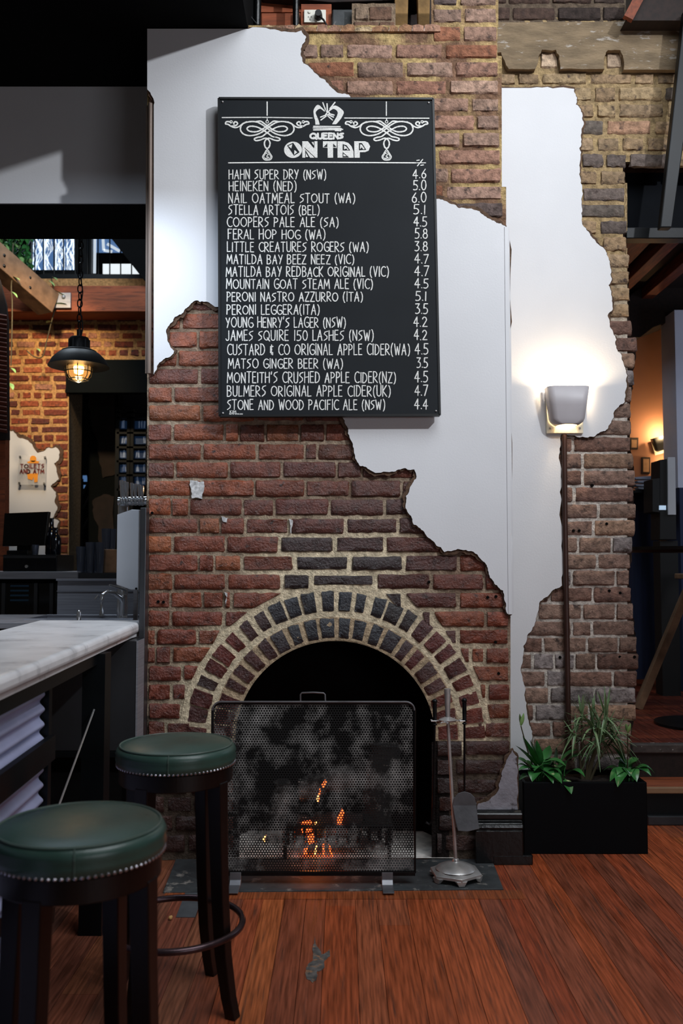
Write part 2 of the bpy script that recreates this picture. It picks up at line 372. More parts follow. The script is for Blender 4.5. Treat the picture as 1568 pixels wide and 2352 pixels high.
for ri in range(len(ROWS)-1):
    y0, y1 = ROWS[ri], ROWS[ri+1]
    L = 120 if y0 > 600 else 116
    xl = lambda y: 338 if y > 60 else 992
    xr = brx((y0+y1)/2)
    x0 = xl(y0+5)
    xs = row_joints(y0, x0, xr, L, JOINT.get(y0, ()))
    ym = (y0+y1)/2
    for a, b in zip(xs, xs[1:]):
        if b-a < 12: continue
        near_ = max(max(0, 1-abs(arch_d((a+b)/2, ym)-340)/150), sstep(1150,1300,ym)*sstep(560,650,(a+b)/2)*(1-sstep(860,980,(a+b)/2)))
        thick = .15 + 1.9*near_ if y0 > 1100 else (.2 if y0 > 640 else 1.1)
        g = 1.9 + 1.4*thick; gv = 2.1+1.15*thick
        A0, A1, B0, B1 = a+g, a+g, b-g, b-g
        yy0, yy1 = y0+gv+jit(1.2), y1-gv+jit(1.2)
        if y0 > 1300:      # keep clear of the arch ring
            rr = 0 if y0 == 1315 else R3+7 if y0 < 1650 else R3-20 if y0 < 1690 else R1+2
            c0, c1 = (chord(yy0, rr), chord(yy1, rr))
            if A0 < AX < B0 and c1 > 0: pass
            def lim(x, c, left): return min(x, AX-c) if left else max(x, AX+c)
            if rr == 0: pass
            elif (a+b)/2 < AX:
                B0, B1 = min(B0, AX-c0), min(B1, AX-c1)
            else:
                A0, A1 = max(A0, AX+c0), max(A1, AX+c1)
            if B0-A0 < 8 and B1-A1 < 8: continue
            if B1-A1 < 6: 
                if (a+b)/2 < AX: B1 = A1+6
                else: A1 = B1-6

        if y0 == 1315 and (B0 > AX-120 and A0 < AX+100): yy1 = min(yy1, 1344 + .0011*((A0+B0)/2-AX)**2)
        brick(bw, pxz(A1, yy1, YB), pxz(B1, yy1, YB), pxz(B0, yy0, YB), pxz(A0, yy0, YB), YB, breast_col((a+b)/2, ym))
# arch rings
def vouss(ra, rb, step, gap, ph):
    n = int(round(180/step)); step = 180/n
    for i in range(n):
        a0 = math.radians(ph + i*step + gap + jit(.5)); a1 = math.radians(ph + (i+1)*step - gap + jit(.5))
        am = (a0+a1)/2; ex = math.radians(jit(gap*.7)); a0 += ex; a1 += math.radians(jit(gap*.7))
        def q(r, a): return pxz(AX + r*math.cos(a), AY - r*math.sin(a), YB)
        d = math.degrees(am)
        k = sstep(42, 66, d)*(1-sstep(112, 134, d))
        col = mixc(R.choice([S(96,40,32), S(84,38,34), S(76,42,38)]), S(40,42,48), k)
        if R.random() < .15: col = mixc(col, S(50,40,36), .6)
        if math.cos(am) > 0 and d < 25: col = mixc(col, S(120,58,38), .35)
        # orient so the "width" axis follows the arc
        brick(bw, q(ra, a1), q(ra, a0), q(rb, a0), q(rb, a1), YB, col, nx=6, rough=.003)
vouss(R1+2, R2-5, 8.2, 1.15, 0); vouss(R2+5, R3-4, 6.9, .95, 0)
for s_ in (-1, 1):   # jamb bricks under the arch springing
    y = AY+3
    while y < 1955:
        y2 = y + 40
        for (ra, rb) in ((R1+2, R1+62), (R1+66, R1+116)) if s_ > 0 else ((R1+2, R1+62),(R1+66, R1+100)):
            xa, xb = sorted((AX+s_*ra, AX+s_*rb))
        y = y2+3
mortar_grid(bw, 338, 1172, 58, 1975, YB+.0085, breast_mortar, 10, lambda x, y: open_skip(x, y) or x > brx(y)+1)
mortar_grid(bw, 990, 1144, -60, 62, YB+.0085, breast_mortar, 10)
n0 = len(bw.v)          # flush mortar ring that carries the voussoirs
NA = 72
for i in range(NA+1):
    a = math.pi*i/NA
    for r in (R1-2, R1+20, R2-6, R2, R2+6, R3-10, R3+8):
        p = at(AX + r*math.cos(a), AY - r*math.sin(a), YB+.0055+jit(.0015)); bw.v.append(tuple(p))
for i in range(NA):
    for j in range(6):
        a = n0+i*7+j; bw.f.append((a, a+1, a+8, a+7)); bw.m.append(1)
        d = abs(90-180*(i+.5)/NA); bw.c.append(mixc(CREAM, S(150,112,78), (.55 if j < 2 else .1)))
# intrados, jamb returns and the outer returns of the breast
prof = [(AX+R1*math.cos(math.pi*i/40), AY-R1*math.sin(math.pi*i/40)) for i in range(41)]
prof = [(AX+R1, 1990)] + prof + [(AX-R1, 1990)]
front = [at(x, y, YB+.004) for x, y in prof]
n0 = len(bw.v)
for p in front:
    p = Vector(p); p.z = max(p.z, .0); bw.v.append(tuple(p)); bw.v.append((p.x, p.y+.22, p.z))
for i in range(len(front)-1):
    a = n0+2*i; bw.f.append((a, a+2, a+3, a+1)); bw.m.append(2); bw.c.append(S(30,26,25))
xl, xr = at(338, 900, YB).x, at(1166, 900, YB).x
zt = at(500, 62, YB).z
bw.box((xl, YB+.012, 0), (xl+.09, 4.62, zt), mi=1, col=S(110,90,75))
xt, xm = at(1142,0,YB).x, at(1168,1400,YB).x
bw.hexa([(xm-.08,YB+.016,0),(xm-.004,YB+.016,0),(xm-.004,4.62,0),(xm-.08,4.62,0),(xt-.08,YB+.016,4.3),(xt-.004,YB+.016,4.3),(xt-.004,4.62,4.3),(xt-.08,4.62,4.3)], mi=1, col=S(150,140,130))
bw.box((xl, YB+.02, zt-.03), (at(992,62,YB).x, 4.62, zt-.012), mi=1, col=S(120,100,85))
wall_c = struct(bw.build('wall_chimney', [M['brick_gloss'], M['mortar'], M['soot'], M['brick_matte']], recalc=False, smooth=True, loc=(0, YB, 0), angle=60))
# the pale matte bricks of the upper breast use the unsealed material
zs = at(700, 640, YB).z
me = wall_c.data
for p in me.polygons:
    if p.material_index == 0 and p.center.z > zs: p.material_index = 3
# ---- ragged plaster
def ragged(poly, amp, it=3, keep=()):
    pts = [Vector((x, y)) for x, y in poly]
    for k in range(it):
        out = []
        n = len(pts)
        for i in range(n):
            a, b = pts[i], pts[(i+1) % n]; out.append(a)
            d = (b-a)
            if d.length > 5:
                m = (a+b)/2; nn = Vector((-d.y, d.x)).normalized()
                am = min(amp, d.length*.14) if not any(abs(a[ax]-b[ax]) < 1e-3 and abs(a[ax]-v) < 1e-3 for ax, v in keep) else 0
                out.append(m + nn*jit(am) * (0 if d.length > 140 and am == 0 else 1))
        pts = out
    return pts
def grow(pts, lo, hi):
    n = len(pts); area_ = sum(pts[i].x*pts[(i+1)%n].y-pts[(i+1)%n].x*pts[i].y for i in range(n)); s_ = 1 if area_ > 0 else -1
    out = []; g = (lo+hi)/2
    for i in range(n):
        t = (pts[(i+1)%n]-pts[i-1]); nn = Vector((t.y, -t.x)).normalized()*s_
        g = max(lo, min(hi, g + jit((hi-lo)*.35))); out.append(pts[i]+nn*g)
    return out
def plaster(poly, Y, Yback, name, parent, amp=7, keep=(), rim=(2, 9), mats=None, xlim=None):
    pts = ragged(poly, amp, 3, keep)
    mb = MB(); mb.prism([at(p.x, p.y, Y) for p in pts], (0, Yback-Y, 0), mi=0, side=1)
    g = grow(pts, *rim)
    if xlim: 
        for p in g: p.x = max(xlim[0], min(xlim[1], p.x)); p.y = max(xlim[2], p.y)
    mb.prism([at(p.x, p.y, Y+.0075) for p in g], (0, Yback-Y-.0075, 0), mi=1, side=1)
    return mb.build(name, mats or [M['plaster'], M['plaster_edge']], parent, recalc=True)
K = ((0, 353), (0, 338), (1, 66), (0, 1170))
plaster([(338,66),(560,66),(640,70),(692,70),(703,86),(694,102),(690,124),(697,146),(714,158),(731,174),(746,183),(760,200),(772,211),(800,217),(812,230),
         (720,420),(600,600),(512,712),(490,702),(470,693),(450,690),(430,706),(416,722),(401,728),(388,748),(381,760),(386,786),(400,806),(394,816),(380,822),(362,838),(357,852),(353,860),(353,241),(338,205)],
        YP, 4.212, 'plaster', wall_c, keep=K, xlim=(338, 1400, 62))
plaster([(1160,519),(1140,512),(1112,496),(1086,481),(1055,478),(1030,466),(1000,457),(900,600),(780,940),(787,960),(800,985),(803,1006),(815,1045),(826,1070),(850,1080),(900,1083),
         (930,1075),(951,1078),(955,1100),(941,1120),(932,1140),(935,1175),(950,1205),(976,1226),(1000,1250),(1020,1268),(1050,1261),(1076,1266),(1110,1290),(1120,1310),(1135,1341),
         (1155,1356),(1162,1390),(1165,1410),(1176,1412),(1170,960)],
        YP, 4.212, 'plaster', wall_c, keep=K, xlim=(338, 1176, 62))
plaster([(1166,1740),(1176,1722),(1187,1738),(1190,1868),(1095,1868),(1098,1846),(1120,1840),(1144,1816),(1150,1790),(1158,1762)], YP-.004, 4.212, 'plaster', wall_c, amp=4,
        mats=[M['plaster_dirty'], M['plaster_edge']], rim=(2, 8), xlim=(338, 1191, 62))
cb = MB(); q0, q1 = at(1161, 521, YP), at(1178, 1411, YP)
n = 24
for i in range(n):
    t0, t1 = i/n, (i+1)/n
    def e(t, o): return at(1163+9*t+o, 521+890*t, YP)
    for (oa, ob, ya, yb) in ((-5, 3, -.003, -.003), (3, 9, -.003, .012)):
        a, b, c, d = e(t0, oa), e(t0, ob), e(t1, ob), e(t1, oa)
        a.y += ya; d.y += ya; b.y += yb; c.y += yb
        cb.add([a, b, c, d, a+Vector((0,.02,0)), b+Vector((0,.02,0)), c+Vector((0,.02,0)), d+Vector((0,.02,0))], [(0,1,2,3),(0,4,5,1),(3,2,6,7),(0,3,7,4),(1,5,6,2)])
cb.build('corner_bead', M['plaster'], wall_c)
tb = MB(); tb.tube([at(345, 238, YP-.003), at(344, 560, YP-.003), at(342, 858, YP-.003)], .011, 10); tb.tube([at(339, 244, YP+.006), at(337, 858, YP+.006)], .008, 8)
tb.build('edge_bead', M['bead'], wall_c, smooth=True)
# splash of white paint and crumbs on the bricks
pt = MB()
for (x0, y0, x1, y1) in ((436,1103,468,1146),(663,1192,672,1226),(508,1186,524,1200),(515,1360,522,1388)):
    pts = ragged([(x0,y0),(x1,y0+3),(x1-4,y1),(x0+4,y1-2)], 4, 3); pt.prism([at(p.x,p.y,YB-.006) for p in pts], (0,.01,0))
pt.build('paint_splash', mat('white_drip', S(200,200,200), .6, var=.5, scale=60), wall_c)
# ------------------------------------------------------------------ firebox
fb = MB()
xa, xb = at(AX-R1-40, 1800, 4.3).x, at(AX+R1+40, 1800, 4.3).x; zc = at(AX, AY-R1-60, 4.3).z
Y0, Y1 = YB+.2, 4.62
fb.add([(xa,Y0,0),(xb,Y0,0),(xb-.12,Y1,0),(xa+.12,Y1,0),(xa,Y0,zc),(xb,Y0,zc),(xb-.12,Y1,zc),(xa+.12,Y1,zc)], [(3,2,6,7),(0,3,7,4),(2,1,5,6),(4,7,6,5)])
fb.add([(xa,Y0-.2,.012),(xb,Y0-.2,.012),(xb-.1,Y1,.012),(xa+.1,Y1,.012)], [(0,1,2,3)], mi=1)
fb.add([(xa,Y0,zc),(xb,Y0,zc),(xb,Y0-.15,zc),(xa,Y0-.15,zc)], [(0,1,2,3)])
struct(fb.build('wall_firebox', [M['soot'], M['ash']], recalc=False))
# ================================================================== alcove wall
ARX = [(0,1437),(48,1437),(375,1434),(430,1438),(520,1438),(560,1435),(600,1443),(690,1446),(720,1448),(750,1450),(775,1456),(790,1467),(815,1463),(830,1458),(860,1456),(900,1453),
       (920,1451),(940,1447),(1000,1449),(1050,1452),(1080,1457),(1130,1455),(1160,1460),(1230,1456),(1330,1446),(1400,1452),(1440,1460),(1500,1466),(1530,1465),(1600,1460),(1640,1459),(1660,1455),(1700,1448),(1900,1448)]
def axr(y): return float(np.interp(y, [a for a, b in ARX], [b for a, b in ARX]))
AR = [165, 196]
while AR[-1] < 1150: AR.append(AR[-1] + 36.9 + 1.6*(AR[-1]/1193))
AR = [165, 196] + [196 + (1193-196)*i/26 for i in range(1, 27)]
AR += [1232, 1271, 1309, 1347, 1385, 1425, 1462, 1500, 1540, 1579, 1618, 1657, 1695, 1735, 1775, 1815, 1855, 1890]
AJ = {1193:[1363], 1232:[1406], 1271:[1372], 1309:[1314,1415], 1347:[1262,1363], 1385:[1234,1338,1415], 1425:[1314,1359], 1462:[1247,1349,1421], 1500:[1224,1273,1320,1370], 1540:[1305,1408],
      1579:[1262,1365], 1618:[1228,1300], 1657:[1267], 1695:[1330]}
def alc_col(px, py):
    if py < 700: 
        return R.choice([S(170,146,112), S(160,136,108), S(110,98,92), S(176,138,112), S(152,128,100), S(160,134,104), S(112,102,94)])
    return R.choice([S(146,120,106), S(130,100,88), S(142,132,130), S(120,92,82), S(136,110,98), S(156,126,106)])
def alc_mortar(px, py):
    n = noise.noise(Vector((px*.02, py*.02, 5)))*.5+.5
    return mixc(mixc(S(182,156,112), S(150,128,98), n), mixc(S(226,218,208), S(184,174,164), n), sstep(560, 900, py))
aw = MB()
for i in range(len(AR)-1):
    y0, y1 = AR[i], AR[i+1]; rx = axr((y0+y1)/2)
    if y0 < 370: rx = 1640
    g = 2.0 if y0 > 700 else 4.2
    key = int(round(y0))
    xs = row_joints(y0, 1120+R.uniform(-40, 10), rx, 107, AJ.get(key, ()))
    for a, b in zip(xs, xs[1:]):
        if b-a < 10: continue
        A, B = a+g, b-g
        if b == rx: B = rx + jit(3)
        yy0, yy1 = y0+g*.8+jit(.8), y1-g*.8+jit(.8)
        brick(aw, pxz(A, yy1, YA), pxz(B, yy1, YA), pxz(B, yy0, YA), pxz(A, yy0, YA), YA, alc_col((a+b)/2, y0), rough=.0025 if y0 > 700 else .004)
for y0, y1 in ((-70,-28),(-28,9),(13,48)):      # dark brick courses over the cement band
    xs = row_joints(y0, 1090, 1437, 100)
    for a, b in zip(xs, xs[1:]):
        brick(aw, pxz(a+2.5, y1-2, YA), pxz(b-2.5, y1-2, YA), pxz(b-2.5, y0+2, YA), pxz(a+2.5, y0+2, YA), YA, R.choice([S(70,58,52), S(60,50,46), S(84,66,58)]))
mortar_grid(aw, 1090, 1640, 40, 200, YA+.009, alc_mortar, 10)
mortar_grid(aw, 1100, 1440, 150, 1900, YA+.0085, alc_mortar, 10, lambda x, y: x > axr(y)-2)
mortar_grid(aw, 1424, 1640, 150, 372, YA+.0085, alc_mortar, 10)
mortar_grid(aw, 1090, 1437, -70, 52, YA+.0085, lambda x, y: S(104,90,76), 10)
# the broken end of the wall has real thickness
n0 = len(aw.v); ys = list(range(376, 1900, 12))
for y in ys:
    p = at(axr(y)-3+jit(3), y, YA+.006); aw.v.append(tuple(p)); aw.v.append((p.x+jit(.01), p.y+.24, p.z))
for i in range(len(ys)-1):
    a = n0+2*i; aw.f.append((a, a+1, a+3, a+2)); aw.m.append(0); aw.c.append(S(92,70,60))
p, q = at(1437, 374, YA), at(1640, 374, YA)
aw.add([(p.x,YA,p.z),(q.x,YA,q.z),(q.x,YA+.24,q.z),(p.x,YA+.24,p.z)], [(0,1,2,3)], mi=1, col=S(80,66,54))
wall_r = struct(aw.build('wall_right', [M['brick_matte'], M['mortar']], recalc=False, smooth=True, loc=(1, YA, 0), angle=60))
plaster([(1100,202),(1220,202),(1318,204),(1325,225),(1322,240),(1337,262),(1340,280),(1335,300),(1330,340),(1330,380),(1333,420),(1335,470),(1336,510),(1348,530),(1365,550),(1390,575),
         (1400,600),(1405,640),(1397,655),(1405,685),(1407,710),(1395,725),(1400,750),(1415,780),(1415,800),(1430,830),(1437,850),(1435,900),(1433,925),(1420,935),(1410,945),(1405,965),
         (1395,985),(1375,995),(1350,1005),(1300,999),(1287,1001),(1285,1060),(1288,1200),(1290,1345),(1270,1355),(1240,1381),(1230,1420),(1210,1460),(1200,1510),(1200,1560),(1205,1590),
         (1210,1640),(1222,1680),(1226,1720),(1226,1870),(1100,1870)], YA-.017, YA+.006, 'plaster', wall_r, amp=5, keep=((0,1100),(1,1870),(1,202)), rim=(0, 5))
st = MB()     # cement band with two pockets
def ap(x, y, Y=YA-.03): return at(x, y, Y)
band = [(1100,50),(1437,48),(1640,48),(1640,160),(1432,160),(1430,128),(1424,115),(1396,115),(1389,128),(1388,158),(1287,158),(1284,128),(1276,114),(1244,114),(1237,128),(1229,158),(1168,158),(1150,120),(1100,120)]
st.prism([ap(x, y) for x, y in ragged(band, 2.2, 2)], (0, .05, 0))
st.build('cement_band', M['stone'], wall_r, smooth=False, bevel=.006)
pk = MB()
for xa_, xb_ in ((1242,1280),(1394,1427)): brick(pk, pxz(xa_,156,YA), pxz(xb_,156,YA), pxz(xb_,120,YA), pxz(xa_,120,YA), YA, S(190,165,140))
pk.build('pocket_brick', M['brick_matte'], wall_r, recalc=False, smooth=True)
for x, y in ((1393,1203),(1317,1219),(1330,1219),(1399,1357),(1423,1509),(1457,1509),(1286,1510),(1360,1115),(1424,1362)):
    dh = MB(); q_ = at(x, y, YA-.004); dh.tube([q_, q_+Vector((0,.02,0))], .0075, 10); dh.build('drill_hole', M['soot'], wall_r, smooth=True)
for x, y in ((349,1178),(363,1382),(375,1383),(1120,1372),(1139,1370),(1138,1475),(1145,1547),(985,1337)):
    dh = MB(); q_ = at(x, y, YB-.004); dh.tube([q_, q_+Vector((0,.02,0))], .007, 10); dh.build('drill_hole', M['soot'], wall_c, smooth=True)
# ------------------------------------------------------------------ plinth at the foot of the breast
pl = MB()
z = lambda y, Y=4.12: at(1100, y, Y).z
pf = [(4.19, z(1868)), (4.165, z(1868)), (4.150, z(1874)), (4.150, z(1886)), (4.160, z(1890)), (4.140, z(1896)), (4.135, z(1906)), (4.150, z(1910)), (4.145, z(1914)), (4.145, .0), (4.19, .0)]
x0, x1 = at(1092, 1900, 4.14).x, at(1201, 1900, 4.14).x
pl.prism([(x0, y, zz) for y, zz in pf], (x1-x0, 0, 0))
struct(pl.build('baseboard_right', M['black_paint'], bevel=.004))
sk = MB(); a = gz(1128, 1981, .0); b = gz(1220, 1981, .0)
sk.prism([(a.x, a.y, 0), (a.x, a.y, .03), (a.x, a.y+.012, .042), (a.x, 4.144, .045), (a.x, 4.144, 0)], (b.x-a.x, 0, 0))
struct(sk.build('trim_1', M['black_paint'], bevel=.006))
# ================================================================== floor
fl = MB()
WOOD = [S(156,74,40), S(164,80,44), S(146,68,40), S(136,70,46), S(148,78,48), S(172,92,50), S(126,68,48), S(154,70,40)]
x = -3.2
while x < 3.6:
    wd = R.choice([.088, .088, .088, .12, .08]); y = -.6 + R.uniform(-3, 0)
    while y < 4.9:
        ln = R.uniform(2.6, 5.2); y2 = min(y+ln, 4.9)
        if y2 > -.6:
            c = R.choice(WOOD); k = R.uniform(1.0, 1.32); c = tuple(v*k for v in c)
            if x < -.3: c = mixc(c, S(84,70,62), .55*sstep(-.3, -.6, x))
            dz = jit(.0006)
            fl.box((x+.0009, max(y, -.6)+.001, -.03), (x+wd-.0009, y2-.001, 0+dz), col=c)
        y = y2
        if y >= 4.9: break
    x += wd
a, b = gz(372, 2066, 0), gz(1208, 2066, 0); c = gz(372, 2046, 0)
fl.box((a.x, a.y, -.02), (b.x, c.y, .0025), col=S(150,78,42))
fl.box((-3.2, -.6, -.05), (3.6, 4.9, -.028), col=S(12,8,6))
floor = struct(fl.build('floor', M['floor'], loc=(0, 0, 0)))
gp = MB(); pts = ragged([(722,2150),(727,2172),(738,2192),(757,2180),(758,2196),(745,2206),(745,2222),(728,2230),(726,2250),(718,2258),(704,2248),(703,2222),(718,2206),(719,2170)], 3, 2)
gp.prism([gz(p.x, p.y, .0016) for p in pts], (0, 0, -.003)); gp.build('filled_gouge', M['filler'], floor)
he = MB()
H = [gz(404,1972,.008), gz(374,2048,.008), gz(1156,2041,.008), gz(1126,1966,.008)]
H[0].y = H[3].y = YB+.0
he.prism(H, (0, 0, -.012))
struct(tag(he.build('hearth', M['hearth'], bevel=.003), 'grey slate hearth slab set into floor before the fireplace', 'hearth'))
pa = MB(); pa.prism([gz(x, y, .0032) for x, y in ((428,2044),(470,2044),(448,2106),(404,2106))], (0, 0, -.0022)); tag(pa.build('floor_patch', M['patch']), 'grey metal patch plate on the floorboards left of hearth', 'floor patch')
pc = MB(); pc.ball(gz(391, 2108, .009), .008, 9); pc.ball(gz(393, 2106, .012), .006, 8); tag(pc.build('popcorn', M['popcorn'], smooth=True), 'single pale popcorn kernel on the floorboards beside stool', 'popcorn')
# ================================================================== chalkboard menu
YBD = 4.128
def bp(x, y, o=0): return at(x, y, YBD-o)
ctr = at(755, 956, YBD); cbd = thing('chalkboard_menu', 'tall black chalkboard drinks menu hanging on the chimney wall', 'menu board', (ctr.x, YBD, ctr.z))
mb = MB(); mb.prism([bp(504,230), bp(993,232), bp(1008,952), bp(506,954)], (0, .022, 0)); mb.build('panel', M['board'], cbd)
mb = MB()
def strip(p, q, w): mb.bar(bp(*p, -.012), bp(*q, -.012), w, .030, up=(0,1,0))
for p, q in (((503,229),(994,230)),((994,230),(1009,954)),((1009,954),(505,956)),((505,956),(503,229))):
    a, b = bp(*p, -.012), bp(*q, -.012); mb.bar(a, b, .010, .032, up=(0,1,0))
mb.build('frame', M['board_edge'], cbd)
for x, y in ((560,300),(945,300),(560,890),(945,890)): a = bp(x, y, -.02); mb = MB(); mb.box((a.x-.03, a.y, a.z-.03), (a.x+.03, YP-.001, a.z+.03)); mb.build('wall_spacer', M['board_edge'], cbd)
for x, y in ((511,234),(984,236),(512,949),(1001,944)):
    mb = MB(); mb.ball(bp(x, y, .001), .005, 10); mb.build('screw', M['silver'], cbd, smooth=True)
def ribbon(mb, pts, wpx, o=.0008):
    hw = wpx/2/489.0
    P3 = [bp(x, y, o+jit(.0001)) for x, y in pts]
    for a, b in zip(P3, P3[1:]):
        d = b-a
        if d.length < 1e-6: continue
        d.normalize(); n = Vector((-d.z, 0, d.x))*hw*R.uniform(.85, 1.12)
        mb.add([a-n, b-n, b+n, a+n], [(0,1,2,3)])
    for a in P3: mb.add([a+Vector((math.cos(t)*hw, 0, math.sin(t)*hw)) for t in [i*math.pi/4 for i in range(8)]], [tuple(range(8))])
def arc(cx, cy, rx, ry, a0, a1, n=10): return [(cx+rx*math.cos(math.radians(a0+(a1-a0)*i/n)), cy+ry*math.sin(math.radians(a0+(a1-a0)*i/n))) for i in range(n+1)]
def smooth(pts, n=6, closed=False):
    out = []; m = len(pts)
    for i in range(m if closed else m-1):
        g = lambda k: pts[k % m] if closed else pts[max(0, min(m-1, k))]
        p0, p1, p2, p3 = g(i-1), g(i), g(i+1), g(i+2)
        for j in range(n):
            t = j/n
            out.append(tuple(.5*((2*p1[k])+(-p0[k]+p2[k])*t+(2*p0[k]-5*p1[k]+4*p2[k]-p3[k])*t*t+(-p0[k]+3*p1[k]-3*p2[k]+p3[k])*t**3) for k in (0, 1)))
    out.append(pts[0] if closed else pts[-1]); return out
# hand-lettered capitals: (width, strokes), y up from 0 to 1
Gl = {'A':(.52,[[(0,0),(.28,1),(.5,0)],[(.08,.38),(.46,.38)]]),'B':(.45,[[(0,0),(0,1)],[(0,1)]+arc(.14,.77,.24,.23,90,-90)+[(0,.54)],[(0,.54)]+arc(.14,.27,.3,.27,90,-90)+[(0,0)]]),
 'C':(.48,[arc(.34,.5,.34,.5,55,305)]),'D':(.5,[[(0,0),(.04,1)],[(-.03,1)]+arc(.1,.5,.38,.5,88,-88)+[(0,0)]]),'E':(.38,[[(.36,1),(0,1),(0,0),(.38,0)],[(0,.55),(.3,.56)]]),
 'F':(.38,[[(.38,1),(0,1),(0,0)],[(0,.58),(.3,.6)]]),'G':(.52,[arc(.34,.5,.34,.5,55,330)+[(.62-.12,.45),(.3,.45)]]),'H':(.48,[[(0,0),(0,1)],[(.46,0),(.46,1)],[(0,.5),(.46,.55)]]),
 'I':(.08,[[(.04,0),(.04,1)]]),'J':(.36,[[(.32,1),(.32,.2)]+arc(.16,.18,.16,.2,0,-170)]),'K':(.44,[[(0,0),(0,1)],[(.42,1),(.02,.48),(.44,0)]]),'L':(.36,[[(0,1),(0,0),(.36,.02)]]),
 'M':(.62,[[(0,0),(.06,1),(.3,.3),(.54,1),(.62,0)]]),'N':(.46,[[(0,0),(0,1),(.44,0),(.44,1)]]),'O':(.64,[arc(.32,.5,.32,.46,90,450,18)]),'P':(.42,[[(0,0),(.03,1)],[(-.03,.98)]+arc(.12,.73,.28,.26,90,-90)+[(.02,.46)]]),
 'Q':(.66,[arc(.32,.5,.32,.46,90,450,18),[(.4,.25),(.68,-.06)]]),'R':(.46,[[(0,0),(0,1)],[(0,1)]+arc(.12,.74,.28,.26,90,-90)+[(.02,.48),(.46,0)]]),
 'S':(.42,[[(.42,.96),(.12,.88),(.02,.68),(.36,.42),(.34,.2),(.02,0)]]),'T':(.48,[[(0,1),(.48,1)],[(.25,1),(.24,0)]]),'U':(.46,[[(0,1),(.02,.25)]+arc(.23,.22,.21,.22,180,360)+[(.46,1)]]),
 'V':(.46,[[(0,1),(.22,0),(.46,1)]]),'W':(.66,[[(0,1),(.18,0),(.34,.75),(.5,0),(.66,1)]]),'X':(.46,[[(0,1),(.46,0)],[(.46,1),(0,0)]]),'Y':(.46,[[(0,1),(.24,.5)],[(.46,1),(.16,0)]]),'Z':(.46,[[(0,1),(.46,1),(0,0),(.46,0)]]),
 '(':(.22,[arc(.34,.45,.32,.66,118,242)]),')':(.22,[arc(-.1,.45,.32,.66,62,-62)]),"'":(.1,[[(.06,1.1),(.02,.86)]]),'.':(.12,[[(.05,.05),(.07,.03)]]),'&':(.36,[[(.34,.8),(.05,.78),(.04,.5),(.2,.5)],[(.05,.5),(.03,.22),(.3,.22),(.3,0)],[(.18,.95),(.16,.05)]]),
 ' ':(.26,[]),'0':(.5,[arc(.25,.5,.25,.5,90,450,16)]),'1':(.16,[[(.1,1),(.08,0)]]),'2':(.5,[arc(.22,.74,.22,.26,165,-30)+[(.02,.02),(.5,.02)]]),'3':(.46,[[(0,1),(.42,1),(.16,.6)]+arc(.14,.32,.3,.3,85,-120)]),
 '4':(.52,[[(.34,0),(.36,1),(0,.34),(.52,.34)]]),'5':(.48,[[(.46,1),(.08,1),(.05,.56)]+arc(.16,.3,.3,.3,105,-120)]),'6':(.5,[[(.4,1),(.06,.5)]+arc(.25,.28,.22,.28,160,-200,14)]),'7':(.46,[[(0,.98),(.46,1),(.12,0)]]),
 '8':(.48,[arc(.24,.76,.19,.23,-90,270,14),arc(.24,.27,.24,.27,90,450,14)]),'-':(.3,[[(0,.5),(.3,.5)]]),'%':(.5,[[(.44,1),(.06,0)],[(.02,.85),(.2,.9)],[(.3,.1),(.5,.15)]])}
def lettering(mb, text, x0, x1, y0, y1, wpx, gap=.19, rough=.5, fn=ribbon, slope=0):
    tot = sum(Gl[c][0]+gap for c in text)-gap; k = (x1-x0)/tot; x = x0; H_ = y1-y0; words = []
    if mb is None: mb = MB(); words.append(mb)
    for c in text:
        if c == ' ' and words: mb = MB(); words.append(mb)
        wd, strokes = Gl[c]; dx, dy, sc_ = jit(rough*.6), jit(rough), R.uniform(.94, 1.05)
        for s_ in strokes:
            fn(mb, [(x + u*k + dx + jit(rough*.35), y1 - v*H_*sc_ + dy + jit(rough*.35) + slope*(x-x0)) for u, v in s_], wpx)
        x += (wd+gap)*k
    return words
MENU = [('HAHN SUPER DRY (NSW)',525,749,390,411,'4.6',947,979),('HEINEKEN (NED)',525,681,416,438,'5.0',948,979),('NAIL OATMEAL STOUT (WA)',524,815,444,466,'6.0',945,979),('STELLA ARTOIS (BEL)',524,734,471,493,'5.1',949,978),
 ('COOPERS PALE ALE (SA)',521,777,499,521,'4.5',949,981),('FERAL HOP HOG (WA)',523,747,527,549,'5.8',952,982),('LITTLE CREATURES ROGERS (WA)',521,846,556,578,'3.8',952,982),('MATILDA BAY BEEZ NEEZ (VIC)',520,813,585,606,'4.7',951,984),
 ('MATILDA BAY REDBACK ORIGINAL (VIC)',518,893,613,635,'4.7',951,985),('MOUNTAIN GOAT STEAM ALE (VIC)',519,856,641,663,'4.5',951,984),('PERONI NASTRO AZZURRO (ITA)',520,833,671,692,'5.1',953,980),('PERONI LEGGERA(ITA)',520,734,700,722,'3.5',953,983),
 ("YOUNG HENRY'S LAGER (NSW)",518,794,729,752,'4.2',949,981),('JAMES SQUIRE 150 LASHES (NSW)',518,858,759,782,'4.2',950,981),('CUSTARD & CO ORIGINAL APPLE CIDER(WA)',521,941,790,815,'4.5',952,984),('MATSO GINGER BEER (WA)',523,787,824,846,'3.5',956,983),
 ("MONTEITH'S CRUSHED APPLE CIDER(NZ)",521,909,855,879,'4.5',951,983),('BULMERS ORIGINAL APPLE CIDER(UK)',521,897,886,910,'4.7',951,983),('STONE AND WOOD PACIFIC ALE (NSW)',521,884,918,941,'4.4',951,983)]
